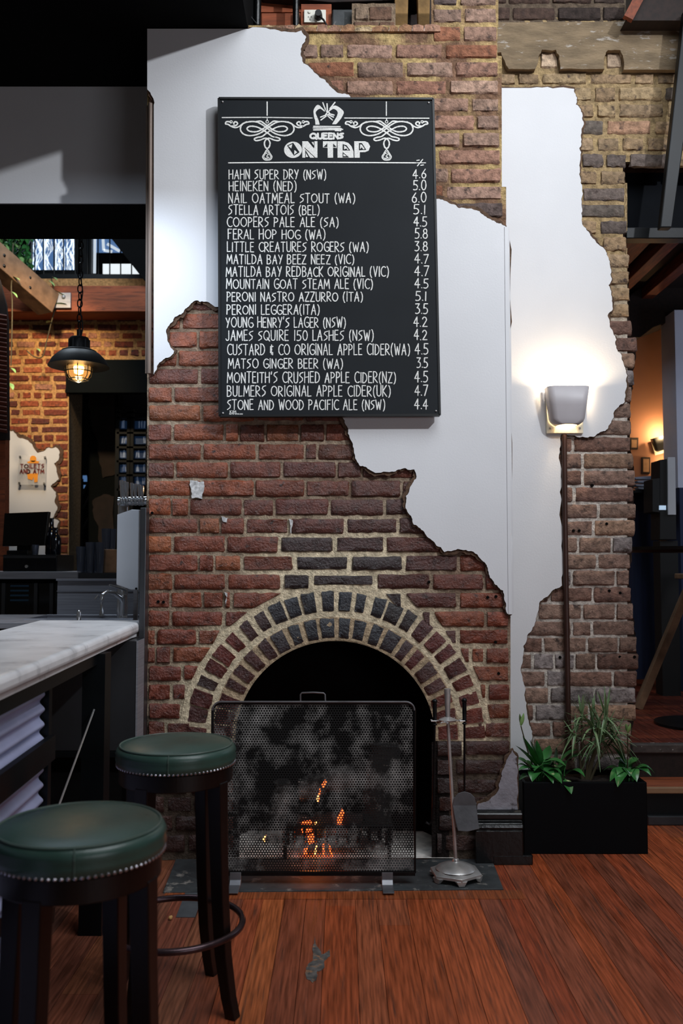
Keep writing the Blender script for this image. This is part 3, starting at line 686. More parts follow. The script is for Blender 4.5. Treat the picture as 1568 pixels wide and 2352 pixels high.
for t, x0, x1, y0, y1, pc_, p0, p1 in MENU:
    for mb in lettering(None, t, x0+1, x1-1, y0, y1, 2.35): mb.build('menu_word', M['chalk'], cbd, recalc=False)
    mb = MB(); lettering(mb, pc_, p0+1, p1-1, y0-1.5, y1-1.5, 2.4, gap=.16); mb.build('strength_figure', M['chalk'], cbd, recalc=False)
mb = MB()
ribbon(mb, [(510,270),(600,269.5),(717,271)], 2.2); ribbon(mb, [(791,271),(985,271.5)], 2.2)
for x in (613.3, 887): ribbon(mb, [(x,234),(x,265)], 2.6)
ribbon(mb, [(525,374),(700,372.5),(954,374)], 3.2); ribbon(mb, [(954,374),(977,374)], 2.2)
lettering(mb, '%', 956, 972, 367, 381, 2.4, fn=ribbon)
mb.build('chalk_rules', M['chalk'], cbd, recalc=False)
def orn(x): return x/2.958+490
for off, nm in ((0,'a'),(1,'b')):
    mb = MB()
    def T(pts):
        o_ = []
        for x, y in pts:
            xx, yy = x/2.958+490, y/2.958+210
            if off: xx = 887.5 + (xx-613.4)*.985; 
            o_.append((xx, yy))
        return o_
    c = 365
    def mir(pts): return [(2*c-x, y) for x, y in pts]
    A_ = smooth([(118,214),(108,206),(88,206),(82,220),(100,224),(122,238),(150,246),(178,236),(205,216),(250,205),(295,208),(335,228),(365,250),(400,276),(440,294),(490,300),(530,286),(547,256),(535,224),(505,207)])
    B_ = smooth([(285,206),(320,202),(345,218),(400,258),(440,274),(485,270),(502,252),(482,237),(440,240),(400,258),(360,284),(330,306),(300,312),(278,322),(288,334),(318,330),(350,318),(372,326),(384,350),(378,378),(365,388)])
    D_ = smooth([(118,236),(150,232),(164,218),(152,206),(138,212),(140,222)])
    for L_ in (A_, B_, D_): ribbon(mb, T(L_), 3.4); ribbon(mb, T(mir(L_)), 3.4)
    for q in (arc(c, 206, 9, 9, 0, 360, 10), arc(120, 206, 8, 8, 0, 360, 10), arc(610, 206, 8, 8, 0, 360, 10)): ribbon(mb, T(q), 1.8)
    dr = smooth([(c,396),(345,424),(334,444),(345,462),(c,467),(388,462),(397,444),(386,424)], closed=True)
    ribbon(mb, T(dr), 2.6); ribbon(mb, T([(c+(x-c)*.72, 440+(y-440)*.72) for x, y in dr]), 1.6)
    ribbon(mb, T(smooth([(358,420),(372,430),(360,440),(376,448),(352,454)])), 1.8); ribbon(mb, T([(c,186),(c,194)]), 2.5)
    mb.build('scroll_ornament', M['chalk'], cbd, recalc=False)
def cr(pts): return [(x/6.817+640, y/6.817+225) for x, y in pts]
mb = MB()
for k in range(6):
    o = k*14
    ribbon(mb, cr(smooth([(715-o*.3,205-o*.35),(660-o*.4,165-o*.6),(610-o*.2,175-o*.75),(570-o*.25,230-o*.5),(575+20-o*.5,300),(615-o*.55,350),(632-o*.75,412)])), 2.3)
    ribbon(mb, cr(smooth([(785+o*.3,205-o*.4),(850+o*.3,165-o*.55),(905+o*.45,185-o*.5),(930+o*1.1,230-o*.2),(915+o*1.0,290),(880+o*.9,350),(845+o*.7,405)])), 2.3)
for q in ([(690,75),(725,170)],[(755,90),(762,220)],[(880,68),(800,170)],[(760,225),(735,260),(770,262)],[(730,270),(655,300)],[(740,285),(660,345)],[(785,245),(865,268)],[(780,265),(855,300)],[(765,280),(840,345)],
          [(545,445),(960,450)],[(540,470),(975,478)],[(545,500),(1000,492)],[(720,150),(730,185)],[(745,205),(790,230)],[(885,510),(970,512)]): ribbon(mb, cr(q), 3)
mb.build('crown_drawing', M['chalk'], cbd, recalc=False)
mb = MB(); lettering(mb, 'QUEENS', 712, 788, 306, 318, 4.6, gap=.16, rough=.6); mb.build('heading_lettering', M['chalk'], cbd, recalc=False)
mb = MB()
def fill(pts, mi, o=.0009): mb.prism([bp(x, y, o) for x, y in cr(pts)], (0, .0012, 0), mi=mi)
fill(arc(223, 812, 140, 128, 0, 360, 36), 0); fill([(130,745),(225,700),(325,850),(240,905)], 1, .0014); fill([(148,752),(212,722),(196,790)], 0, .0019); fill([(246,815),(290,850),(240,890)], 0, .0019)
fill([(368,678),(455,678),(550,790),(550,678),(605,678),(605,935),(560,935),(405,790),(405,935),(368,935)], 0); fill([(405,775),(575,935),(405,935)], 0); fill([(415,810),(490,935),(415,935)], 1, .0014); fill([(424,860),(462,925),(424,925)], 0, .0019)
fill([(500,680),(560,680),(556,780)], 1, .0014); fill([(512,690),(548,690),(548,745)], 0, .0019)
fill([(692,678),(908,678),(908,785),(850,775),(850,935),(765,935),(765,780),(690,775)], 0); fill([(700,768),(760,712),(760,768)], 1, .0014); fill([(852,712),(902,768),(852,768)], 1, .0014)
fill([(920,678),(1010,678)]+arc(1010,850,160,172,90,0,12)[::1] if False else [(920,678),(1020,680),(1090,705),(1140,760),(1170,840),(1172,935),(1115,935),(920,935)], 0)
fill([(1000,722),(1060,740),(1120,822),(1000,822)], 1, .0014); fill([(1022,742),(1050,760),(1095,812),(1070,812),(1060,790),(1022,805)], 0, .0019); fill([(1000,845),(1100,930),(1000,930)], 1, .0014); fill([(1012,870),(1060,912),(1012,912)], 0, .0019)
fill([(1180,678),(1350,678),(1400,700),(1430,760),(1405,825),(1350,848),(1268,848),(1268,935),(1185,935)], 0); fill([(1255,705),(1300,705),(1370,812),(1255,818)], 1, .0014); fill([(1272,728),(1296,728),(1346,800),(1320,805),(1300,770),(1272,800)], 0, .0019)
mb.build('block_lettering', [M['chalk'], M['board']], cbd, recalc=False)
mb = MB(); lettering(mb, 'KIM', 528, 542, 943, 949, 1.2, rough=.3); lettering(mb, 'BOORMAN', 527, 557, 949.5, 953, 1.0, rough=.2); ribbon(mb, [(526,955),(558,954.5)], 1.0); mb.build('signature', M['chalk'], cbd, recalc=False)
# ================================================================== wall sconce
YS = YA-.017
def sconce(name, label, c, s=1.0, rot=0, mt='sconce', group=None, power=6):
    t = thing(name, label, 'wall lamp', c, group); ORG[t.name] = (0, 0, 0)
    wt, wb, h, d = .104*s, .080*s, .192*s, .088*s
    mb = MB()
    for zz, wd, dd in ((0,0,0),):
        pass
    rings = []
    for zf in (0, .035, .09, .16, .5, 1):
        wd = wb + (wt-wb)*zf; dd = d*(.72+.28*zf); z_ = -h/2 + h*zf
        ins = (.030*(1-zf/.16)**2 if zf < .16 else 0)*s
        pts = [(-wd+ins, 0)] + [(-wd+ins+.03*s*(1-math.cos(a)), -(dd-.03*s)-.03*s*math.sin(a)) for a in [i*math.pi/8 for i in range(5)]] + [(wd-ins-.03*s*(1-math.cos(a)), -(dd-.03*s)-.03*s*math.sin(a)) for a in [i*math.pi/8 for i in range(4,-1,-1)]] + [(wd-ins, 0)]
        rings.append([(x, y, z_) for x, y in pts])
    n = len(rings[0])
    for i in range(len(rings)-1):
        for j in range(n-1): mb.add([rings[i][j], rings[i][j+1], rings[i+1][j+1], rings[i+1][j]], [(0,1,2,3)])
    o = mb.build('shade', M[mt], t, smooth=True, angle=70)
    m = o.modifiers.new('solid', 'SOLIDIFY'); m.thickness = .004*s; m.offset = 1
    mb = MB(); mb.box((-.098*s, .016, -.135*s), (.092*s, .002, .08*s)); mb.build('base_plate', M['cream'], t, bevel=.003)
    mb = MB(); mb.tube([(0,-.045*s,-.03*s),(0,-.045*s,.05*s)], .012*s, 10); mb.build('bulb', M['bulb'], t, smooth=True)
    for x in (-.08*s, .072*s):
        mb = MB(); mb.ball((x, .0, -.108*s), .006*s, 8); mb.build('screw', M['silver'], t, smooth=True)
    t.rotation_euler = (0, rot, 0)
    return t
c = at(1296, 937, YS)
sconce('wall_sconce', 'grey uplighter wall sconce on cream plate, shining on white alcove plaster', (c.x, YS-.018, c.z))
sk_ = at(1296, 895, YS); point('sconce_bulb', (sk_.x, YS-.05, sk_.z-.035), 15, (1, .76, .48), .025)
sk2 = at(1296, 965, YS); point('sconce_bulb', (sk2.x, YS-.045, sk2.z-.0), .2, (1, .74, .44), .02)
mb = MB(); mb.tube([at(1295, 998, YA-.022), at(1297, 1200, YA-.022), at(1302, 1500, YA-.02), at(1306, 1745, YA-.02)], .0145, 12)
tag(mb.build('conduit_pipe', M['pipe'], smooth=True), 'brown conduit pipe running down the brick from the wall sconce', 'pipe')
# ================================================================== planter and plants
px0, px1 = gz(1204, 1945, 0), gz(1487, 1941, 0); YPF = 4.30; X0, X1 = at(1203,1900,YPF).x, at(1487,1900,YPF).x; ZT = at(1300, 1797, YPF).z; YPK = 4.565
pt_ = thing('planter_box', 'long black rectangular planter box on the floor against the brick alcove', 'planter', ((X0+X1)/2, 4.43, 0))
mb = MB(); th = .016
mb.box((X0,YPF,0),(X1,YPF+th,ZT)); mb.box((X0,YPK-th,0),(X1,YPK,ZT)); mb.box((X0,YPF+th,0),(X0+th,YPK-th,ZT)); mb.box((X1-th,YPF+th,0),(X1,YPK-th,ZT)); mb.box((X0+th,YPF+th,0),(X1-th,YPK-th,.02))
mb.build('box', M['planter'], pt_, bevel=.003)
mb = MB(); n = 16
vs = [(X0+th+(X1-X0-2*th)*i/n, YPF+th+(YPK-YPF-2*th)*j/6, ZT-.025+jit(.008)) for j in range(7) for i in range(n+1)]
mb.add(vs, [(j*(n+1)+i, j*(n+1)+i+1, (j+1)*(n+1)+i+1, (j+1)*(n+1)+i) for j in range(6) for i in range(n)]); mb.build('soil', M['soil'], pt_, recalc=False)
ZS = ZT-.03
def leaf(mb, base, tip, wd, sag=.05, n=8, fold=.25, prof=None, mi=0):
    base = Vector(base); tip = Vector(tip); d = tip-base; side = d.cross(Vector((0,0,1)))
    if side.length < 1e-3: side = Vector((1,0,0))
    side.normalize(); up = side.cross(d).normalized()
    if up.z < 0: up = -up
    rows = []
    for i in range(n+1):
        t = i/n; p = base + d*t + Vector((0,0,1))*(4*sag*t*(1-t)) 
        w_ = wd*(math.sin(math.pi*min(1, t**.8*1.0))**.8 if prof is None else prof(t)) if 0 < t < 1 else .0005
        c_ = up*(-fold*w_)
        rows.append((p+side*w_, p+side*w_*.5+c_*.6, p+c_, p-side*w_*.5+c_*.6, p-side*w_))
    vs = [v for r in rows for v in r]
    mb.add(vs, [(i*5+j, i*5+j+1, (i+1)*5+j+1, (i+1)*5+j) for i in range(n) for j in range(4)], mi=mi)
def lily(label, x, y, leaves, spathes):
    t = thing('peace_lily', label, 'plant', (x, y, ZS))
    for bx, by, bz, tx, ty, tz, wd, sag in leaves:
        mb = MB(); st_ = Vector((x+bx*.3, y+by*.3, ZS)); b_ = Vector((x+bx, y+by, ZS+bz)); tip = Vector((x+tx, y+ty, ZS+tz))
        leaf(mb, b_, tip, wd*1.3, sag); mb.tube([st_, (st_+b_)/2+Vector((0,0,.01)), b_], .003, 6, mi=0)
        mb.build('leaf', M['leaf'], t, smooth=True, recalc=False, angle=80)
    for (sx, sy, sz, hh) in spathes:
        mb = MB(); top = Vector((x+sx, y+sy, ZS+sz))
        mb.tube([(x, y, ZS), (x+sx*.6, y+sy*.6, ZS+sz*.5), top], .0028, 6, mi=1)
        leaf(mb, top, top+Vector((.012, -.01, hh)), .021, .0, 8, .35, mi=0); leaf(mb, top+Vector((.004,.01,0)), top+Vector((-.004,.008,hh*.9)), .018, .0, 8, .3, mi=0)
        mb.build('flower', [M['leaf_pale'], M['stem']], t, smooth=True, recalc=False, angle=80)
    return t
def pxp(px, py, Y): return at(px, py, Y)
def lily_px(label, base, Y, lv, sp):
    b = pxp(*base, Y); L = []
    for (bx, by, tx, ty, wd, dy0, dy1, sag) in lv:
        p, q = pxp(bx, by, Y+dy0), pxp(tx, ty, Y+dy1); L.append((p.x-b.x, dy0, p.z-ZS, q.x-b.x, dy1, q.z-ZS, wd, sag))
    rr = random.Random(base[0])
    for k in range(9 if len(lv) > 8 else 6):
        a = rr.uniform(0, 6.28); L_ = rr.uniform(.08,.15); hz = rr.uniform(.02,.10)
        L.append((.02*math.cos(a), .02*math.sin(a), rr.uniform(.02,.05), L_*math.cos(a), max(-.14, min(.10, L_*.8*math.sin(a))), hz, rr.uniform(.018,.026), rr.uniform(.02,.045)))
    P_ = []
    for (sx, sy, hh) in sp: q = pxp(sx, sy, Y-.03); P_.append((q.x-b.x, -.03, q.z-ZS, hh))
    return lily(label, b.x, Y, L, P_)
lily_px('broad-leaved peace lily with one bud at left end of black planter', (1240,1790), 4.40,
   [(1238,1760,1200,1690,.030,0,-.03,.0),(1236,1765,1183,1712,.028,-.02,-.05,.015),(1236,1770,1190,1770,.022,-.02,-.08,.02),(1232,1778,1222,1796,.026,-.04,-.10,.03),(1242,1765,1293,1808,.034,-.03,-.10,.03),
    (1240,1758,1232,1700,.026,.03,.02,0),(1246,1755,1300,1760,.026,0,-.05,.03),(1250,1745,1262,1712,.022,.05,.08,.0),(1225,1785,1192,1792,.024,-.04,-.06,.02),(1262,1778,1290,1800,.020,-.06,-.12,.02),
    (1240,1762,1216,1698,.030,.0,.0,.01),(1248,1775,1270,1800,.024,-.03,-.11,.03)], [(1196,1668,.066)])
lily_px('small variegated peace lily in the middle of black planter', (1290,1795), 4.46,
   [(1275,1755,1278,1716,.026,.0,.0,.0),(1282,1755,1270,1750,.016,0,-.02,.02),(1285,1750,1330,1722,.020,0,.0,.02),(1300,1748,1358,1745,.022,.0,-.02,.03),(1282,1765,1305,1748,.016,0,.02,.01),(1298,1790,1312,1824,.018,-.12,-.19,.01)], [])
lily_px('peace lily with small pale bud at right end of black planter', (1440,1792), 4.42,
   [(1440,1770,1400,1795,.026,-.03,-.09,.03),(1438,1765,1424,1800,.026,-.04,-.12,.03),(1448,1768,1495,1782,.026,0,-.08,.03),(1442,1760,1474,1760,.020,.04,.04,.03),(1438,1758,1408,1745,.022,.04,.06,.02),
    (1444,1770,1462,1796,.026,-.05,-.13,.03),(1436,1755,1396,1706,.024,.0,.0,.02),(1445,1762,1466,1742,.02,.05,.08,.02),(1430,1775,1418,1808,.02,-.05,-.15,.02),(1440,1755,1412,1700,.022,.03,.04,.02)], [(1441,1684,.05)])
def dracaena(label, base, Y, heads, seed):
    rr = random.Random(seed); b = pxp(*base, Y); t = thing('dracaena', label, 'plant', (b.x, Y, ZS))
    sm = MB(); 
    for hi, (hx, hy, r, n) in enumerate(heads):
        h = pxp(hx, hy, Y); sm.tube([(b.x+(h.x-b.x)*.2, Y, ZS), ((b.x+h.x)/2, Y, (ZS+h.z)/2), h], [.007,.006,.005], 7)
        mb = MB()
        for k in range(n):
            a = 2*math.pi*k/n + rr.uniform(-.3,.3); el = rr.uniform(-.5, 1.35); L_ = r*rr.uniform(.75, 1.15)
            d = Vector((math.cos(a)*math.cos(el), math.sin(a)*math.cos(el)*.6, math.sin(el)))
            tip = h + d*L_ - Vector((0,0, L_*.55*(1-math.sin(el)) if el < .9 else 0)); tip.y = min(tip.y, YA-.02)
            leaf(mb, h+Vector((0,0,rr.uniform(-.03,.03))), tip, .0078, L_*.14*(1.1-max(0, math.sin(el))), 7, .3, prof=lambda u: (1-u)**.5 if u > .12 else 1)
        mb.build('leaf_tuft', M['blade'], t, smooth=True, recalc=False, angle=80)
    sm.build('stem', M['stem'], t, smooth=True); return t
dracaena('spiky grass-leaved dracaena rising from the middle of black planter', (1340,1795), 4.45, [(1335,1650,.13,16),(1362,1668,.17,26),(1392,1652,.15,20),(1385,1690,.19,26),(1372,1706,.16,20),(1322,1690,.14,14),(1410,1694,.15,16)], 3)
# ================================================================== fire screen, fire, tools
YF = 3.885
def fp(x, y, o=0): return at(x, y, YF-o)
c = fp(718, 2003); fs = thing('fire_screen', 'black perforated metal fire screen standing before the fireplace arch', 'fire screen', (c.x, YF, .012))
X0, X1 = fp(487,1800).x, fp(952,1800).x; Z0, Z1 = fp(718,2003).z, fp(718,1614).z; rc = .036
out = [(X0,Z0),(X1,Z0)] + [(X1-rc+rc*math.cos(a), Z1-rc+rc*math.sin(a)) for a in [i*math.pi/12 for i in range(7)]] + [(X0+rc+rc*math.cos(a), Z1-rc+rc*math.sin(a)) for a in [math.pi/2+i*math.pi/12 for i in range(7)]]
mb = MB(); mb.tube([(x, YF, z_) for x, z_ in out], .0065, 8, closed=True); mb.box((X0,YF-.006,Z0-.014),(X1,YF+.006,Z0+.004)); mb.build('frame', M['iron'], fs, smooth=True); mb = MB(); mb.tube([(x, YF-.003, z_+.004) for x, z_ in out[2:16]], .0042, 8); mb.build('top_rim', M['rim_metal'], fs, smooth=True)
mb = MB(); p = .0116; hr, hb = p/math.sqrt(3), p/math.sqrt(3)*.62
rows = int((Z1-Z0)/(hr*1.5)); cols = int((X1-X0)/p)
V = {}; vs = []; F = []
def vid(x, z_):
    k = (round(x*2e4), round(z_*2e4))
    if k not in V: V[k] = len(vs); vs.append((x, YF, z_))
    return V[k]
ang = [math.radians(60*i+30) for i in range(6)]
for r_ in range(rows):
    for q_ in range(cols):
        cx = X0+p*.6+q_*p+(p/2 if r_ % 2 else 0); cz = Z0+hr+r_*hr*1.5
        if cx+p*.5 > X1: continue
        if (cx < X0+rc*.6 or cx > X1-rc*.6) and cz > Z1-rc*.6: continue
        o_ = [vid(cx+hr*math.cos(a), cz+hr*math.sin(a)) for a in ang]; n0 = len(vs)
        for a in ang: vs.append((cx+hb*math.cos(a), YF, cz+hb*math.sin(a)))
        for i in range(6): F.append((o_[i], o_[(i+1)%6], n0+(i+1)%6, n0+i))
mb.add(vs, F); o = mb.build('mesh_panel', M['mesh_metal'], fs, recalc=False)
m = o.modifiers.new('solid', 'SOLIDIFY'); m.thickness = .0014
mb = MB(); hh = [fp(690,1614), fp(690,1595), fp(693,1591.5), fp(720,1590.5), fp(743,1592), fp(746,1595), fp(747,1613)]
mb.tube(hh, .0036, 8); mb.box(fp(680,1612)-Vector((0,.005,0)), fp(697,1616)+Vector((0,.005,0))); mb.box(fp(740,1611)-Vector((0,.005,0)), fp(757,1616)+Vector((0,.005,0))); mb.build('handle', M['rim_metal'], fs, smooth=True)
for xx in (541, 889):
    a = fp(xx, 2003); mb = MB(); wx = .024
    pr = [(YF+.02,.055),(YF-.008,.06),(YF-.012,.03),(YF-.03,.0135),(YF-.115,.0135),(YF-.115,.009),(YF-.02,.009),(YF+.02,.009)]
    mb.prism([(a.x-wx, y, z_) for y, z_ in pr], (2*wx, 0, 0)); mb.build('foot', M['rim_metal'], fs, bevel=.002)
# grate, logs and embers inside
g = thing('fire_grate', 'dark iron fire basket holding logs behind the fire screen', 'fire grate', (-.02, 4.3, .012))
mb = MB()
for i in range(11):
    x = -.27+.05*i; mb.tube([(x, 4.18, .17),(x, 4.19, .09),(x, 4.24, .07),(x, 4.42, .07)], .007, 6)
mb.tube([(-.28,4.18,.165),(.24,4.18,.165)], .008, 6); mb.build('basket', M['iron'], g, smooth=True)
for x in (-.26, .22):
    for y in (4.2, 4.4):
        mb = MB(); mb.tube([(x,y,.012),(x,y,.08)], .01, 6); mb.build('leg', M['iron'], g, smooth=True)
def log(label, p, q, r, sd):
    p, q = Vector(p), Vector(q); rr = random.Random(sd); n = 10; mb = MB()
    pts = [p+(q-p)*i/n+Vector((rr.uniform(-.006,.006), rr.uniform(-.006,.006), rr.uniform(-.006,.006))) for i in range(n+1)]
    mb.tube(pts, [r*rr.uniform(.82,1.12) for _ in pts], 12); tag(mb.build('firewood_log', M['log'], smooth=True, angle=60), label, 'log', 'logs on the fire')
log('charred log lying lowest along the front of the fire basket', (-.20,4.27,.14), (.10,4.28,.15), .055, 1)
log('thick charred log standing upright at right of the fire', (.16,4.33,.12), (.22,4.37,.50), .075, 2)
log('charred log leaning diagonally over the embers from the left', (-.20,4.37,.28), (.06,4.36,.35), .055, 3)
log('short burnt log at the left of the fire basket', (-.31,4.42,.14), (-.29,4.44,.30), .045, 4)
mb = MB()
EM = [((700,1893),(716,1912)),((706,1921),(727,1938)),((700,1955),(706,1966)),]
def emb(poly, Y, mi): mb.prism([at(x, y, Y) for x, y in poly], (0, .03, 0), mi=mi)
emb([(692,1890),(715,1888),(716,1910),(692,1914)], 4.205, 0); emb([(706,1924),(726,1914),(727,1934),(708,1940)], 4.205, 0); emb([(722,1890),(727,1890),(726,1935),(723,1930)], 4.20, 1)
emb([(697,1955),(706,1948),(705,1962),(698,1966)], 4.205, 0); emb([(720,1964),(727,1940),(728,1948),(724,1966)], 4.20, 1); emb([(740,1944),(744,1942),(745,1966),(741,1968)], 4.20, 0); emb([(754,1944),(758,1948),(764,1968),(759,1966)], 4.20, 0)
emb([(774,1880),(786,1858),(790,1870),(782,1896),(774,1895)], 4.21, 0); emb([(770,1905),(774,1900),(773,1918)], 4.21, 0); emb([(728,1836),(734,1812),(736,1818),(732,1844)], 4.22, 0); emb([(738,1806),(746,1794),(750,1800),(742,1812)], 4.22, 0)
emb([(726,1840),(731,1824),(733,1828),(730,1842)], 4.215, 1); emb([(602,1928),(610,1922),(608,1934)], 4.20, 1)
tag(mb.build('embers', [M['ember'], M['flame']]), 'glowing orange embers and small flames between the charred logs', 'embers', kind='stuff')
ec = at(716, 1900, 4.17); point('ember_glow', (ec.x, 4.13, ec.z+.02), .5, (1, .28, .06), .04)
# tool stand
BX, BY = .496, 3.955
ts = thing('fire_tool_stand', 'silver fireplace tool stand with hexagonal base beside the fire screen', 'tool stand', (BX, BY, .01))
mb = MB(); hx = []
for k, (r, z_) in enumerate(((.116,.028),(.116,.040),(.100,.046),(.088,.052))):
    hx.append([(BX+r*math.cos(math.radians(60*i+30+6)), BY+r*.98*math.sin(math.radians(60*i+30+6)), z_) for i in range(6)])
for a, b in zip(hx, hx[1:]): mb.add(a+b, [(i, (i+1)%6, 6+(i+1)%6, 6+i) for i in range(6)])
mb.add(hx[0], [tuple(range(6))]); mb.add(hx[-1], [tuple(range(6))])
mb.lathe([(.088,.050),(.082,.056),(.060,.066),(.030,.076),(.016,.080),(.013,.092),(.006,.094)], (BX, BY, 0), 28); mb.build('base', M['silver'], ts, smooth=True, bevel=.0015)
for i in range(6):
    a = math.radians(60*i+36); mb = MB(); c = Vector((BX+.106*math.cos(a), BY+.104*math.sin(a), 0))
    t_ = Vector((-math.sin(a), math.cos(a), 0)); d = Vector((math.cos(a), math.sin(a), 0))
    mb.hexa([c-t_*.012-d*.006+Vector((0,0,.0095)), c+t_*.012-d*.006+Vector((0,0,.0095)), c+t_*.012+d*.006+Vector((0,0,.0095)), c-t_*.012+d*.006+Vector((0,0,.0095)), c-t_*.030-d*.01+Vector((0,0,.030)), c+t_*.030-d*.01+Vector((0,0,.030)), c+t_*.022+d*.008+Vector((0,0,.030)), c-t_*.022+d*.008+Vector((0,0,.030))]); mb.build('foot', M['silver'], ts, bevel=.001)
top = at(1028, 1655, BY); tip = at(1027, 1582, BY)
mb = MB(); mb.tube([(BX, BY, .09), top], .0075, 12); mb.build('pole', M['silver'], ts, smooth=True)
mb = MB(); mb.tube([top, top+(tip-top)*.45, tip], [.009,.0115,.0145], 14); mb.build('handle', M['silver'], ts, smooth=True)
mb = MB(); mb.lathe([(.0,-.004),(.036,-.002),(.040,.004),(.022,.012),(.012,.016)], top, 24)
for a in (0, 180, 250, 70):
    a = math.radians(a); d = Vector((math.cos(a), math.sin(a), 0)); t_ = Vector((-math.sin(a), math.cos(a), 0)); e = top+d*.062
    mb.bar(top+d*.03, top+d*.05, .012, .004)
    mb.tube([top+d*.048+t_*.0, top+d*.052+t_*.014, e+d*.012+t_*.013], .003, 6); mb.tube([top+d*.048, top+d*.052-t_*.014, e+d*.012-t_*.013], .003, 6)
mb.build('tool_rack', M['silver'], ts, smooth=True)
def tool(name, label, cat, hx_, hy, by, Y):
    a = at(hx_, hy, Y); b = at(hx_, by, Y); t = thing(name, label, cat, (a.x, Y, b.z))
    mb = MB(); mb.tube([a-Vector((0,0,.012)), a-Vector((0,0,.05)), a-Vector((0,0,.085)), a-Vector((0,0,.095))], [.009,.0095,.0085,.011], 10); mb.ball(a-Vector((0,0,.006)), .012, 10); mb.build('handle', M['iron'], t, smooth=True)
    return t, a, b
t, a, b = tool('fire_shovel', 'black fire shovel hanging at right of the tool stand', 'fire shovel', 1066, 1606, 1910, BY-.005)
j = at(1066, 1825, BY)
mb = MB(); mb.tube([a-Vector((0,0,.09)), j], .0048, 8); mb.ball(a-Vector((0,0,.105)), .011, 8, .5); mb.build('shaft', M['iron'], t, smooth=True)
mb = MB(); bl = [(1066,1818),(1052,1822),(1042,1834),(1039,1850),(1044,1880),(1051,1908),(1075,1910),(1101,1904),(1097,1880),(1094,1850),(1090,1832),(1080,1822)]
mb.prism([at(x, y, BY-.012-.02*max(0,(y-1850))/60) for x, y in bl], (0, .004, 0)); p, q = at(1042,1846,BY), at(1094,1846,BY); mb.tube([p, q], .005, 6); mb.build('blade', M['shovel'], t, bevel=.002)
t, a, b = tool('fire_poker', 'black fire poker with hooked tip hanging at left of the tool stand', 'fire poker', 998, 1608, 1895, BY-.002)
mb = MB(); mb.tube([a-Vector((0,0,.09)), at(994,1850,BY), at(992,1885,BY), at(986,1893,BY), at(978,1888,BY)], .0048, 8); mb.ball(a-Vector((0,0,.105)), .011, 8, .5); mb.build('shaft', M['iron'], t, smooth=True)
# ================================================================== bar stools
def stool(loc, label, rotz):
    t = thing('bar_stool', label, 'bar stool', (0,0,0), 'green leather bar stools')
    Rr = .186
    mb = MB(); mb.lathe([(1e-6,.818),(.06,.817),(.12,.813),(.160,.807),(.174,.802)], (0,0,0), 56)
    mb.lathe([(.174,.802),(.184,.794),(.189,.782),(.186,.774),(.189,.764),(.186,.750),(.181,.741),(.172,.740),(1e-6,.740)], (0,0,0), 56); cu = mb.build('seat_cushion', M['leather'], t, smooth=True, angle=60)
    mb = MB(); mb.tube([(.1755*math.cos(a), .1755*math.sin(a), .803) for a in [i*2*math.pi/64 for i in range(64)]], .0028, 6, closed=True); mb.build('piping', M['piping'], cu, smooth=True)
    mb = MB(); a = math.radians(-62); d = Vector((math.cos(a), math.sin(a), 0)); mb.tube([d*.176+Vector((0,0,.802)), d*.187+Vector((0,0,.792)), d*.1905+Vector((0,0,.782)), d*.1875+Vector((0,0,.774)), d*.1905+Vector((0,0,.764)), d*.1875+Vector((0,0,.748))], .0018, 6); mb.build('seam', M['piping'], cu, smooth=True)
    for i in range(88):
        a = 2*math.pi*i/88; mb = MB(); mb.ball((.1835*math.cos(a), .1835*math.sin(a), .7455), .0042, 6); mb.build('nail_head', M['nail'], t, smooth=True) if i == 0 else None
        if i == 0: nl = bpy.data.objects[[o.name for o in t.children if o.name.startswith('nail_head')][0]]; base = nl
        else:
            c_ = base.copy(); COL.objects.link(c_); c_.parent = t; c_.rotation_euler = (0, 0, a)
    mb = MB(); mb.lathe([(.150,.69),(.176,.69),(.178,.692),(.178,.738),(.15,.738)], (0,0,0), 48); mb.build('apron', M['dark_wood'], t, smooth=True)
    for k in range(4):
        a = math.radians(90*k); d = Vector((math.cos(a), math.sin(a), 0)); n_ = Vector((-d.y, d.x, 0)); mb = MB()
        st_ = [(.155,.70,.023,.024),(.160,.52,.021,.022),(.168,.34,.020,.021),(.180,.18,.019,.020),(.200,.06,.018,.018),(.216,0,.0175,.017)]
        rings = [[d*(r-b)+n_*-w_+Vector((0,0,z_)), d*(r+b)+n_*-w_+Vector((0,0,z_)), d*(r+b)+n_*w_+Vector((0,0,z_)), d*(r-b)+n_*w_+Vector((0,0,z_))] for r, z_, w_, b in st_]
        for A, B in zip(rings, rings[1:]): mb.add(A+B, [(i, (i+1)%4, 4+(i+1)%4, 4+i) for i in range(4)])
        mb.add(rings[0], [(0,1,2,3)]); mb.add(rings[-1], [(3,2,1,0)]); mb.build('leg', M['dark_wood'], t, bevel=.003)
    mb = MB(); mb.tube([(.2125*math.cos(a), .2125*math.sin(a), .245) for a in [i*2*math.pi/72 for i in range(72)]], .0105, 10, closed=True); mb.build('foot_ring', M['ring'], t, smooth=True)
    t.location = loc; t.rotation_euler = (0, 0, math.radians(rotz)); return t
s1 = stool((-.5245, 2.875, 0), 'green leather bar stool farther back, right before the fire screen', -25)
dup(s1, (-.577, 2.005, 0), 'nearest green leather bar stool, cut off at the lower left', math.radians(-15))
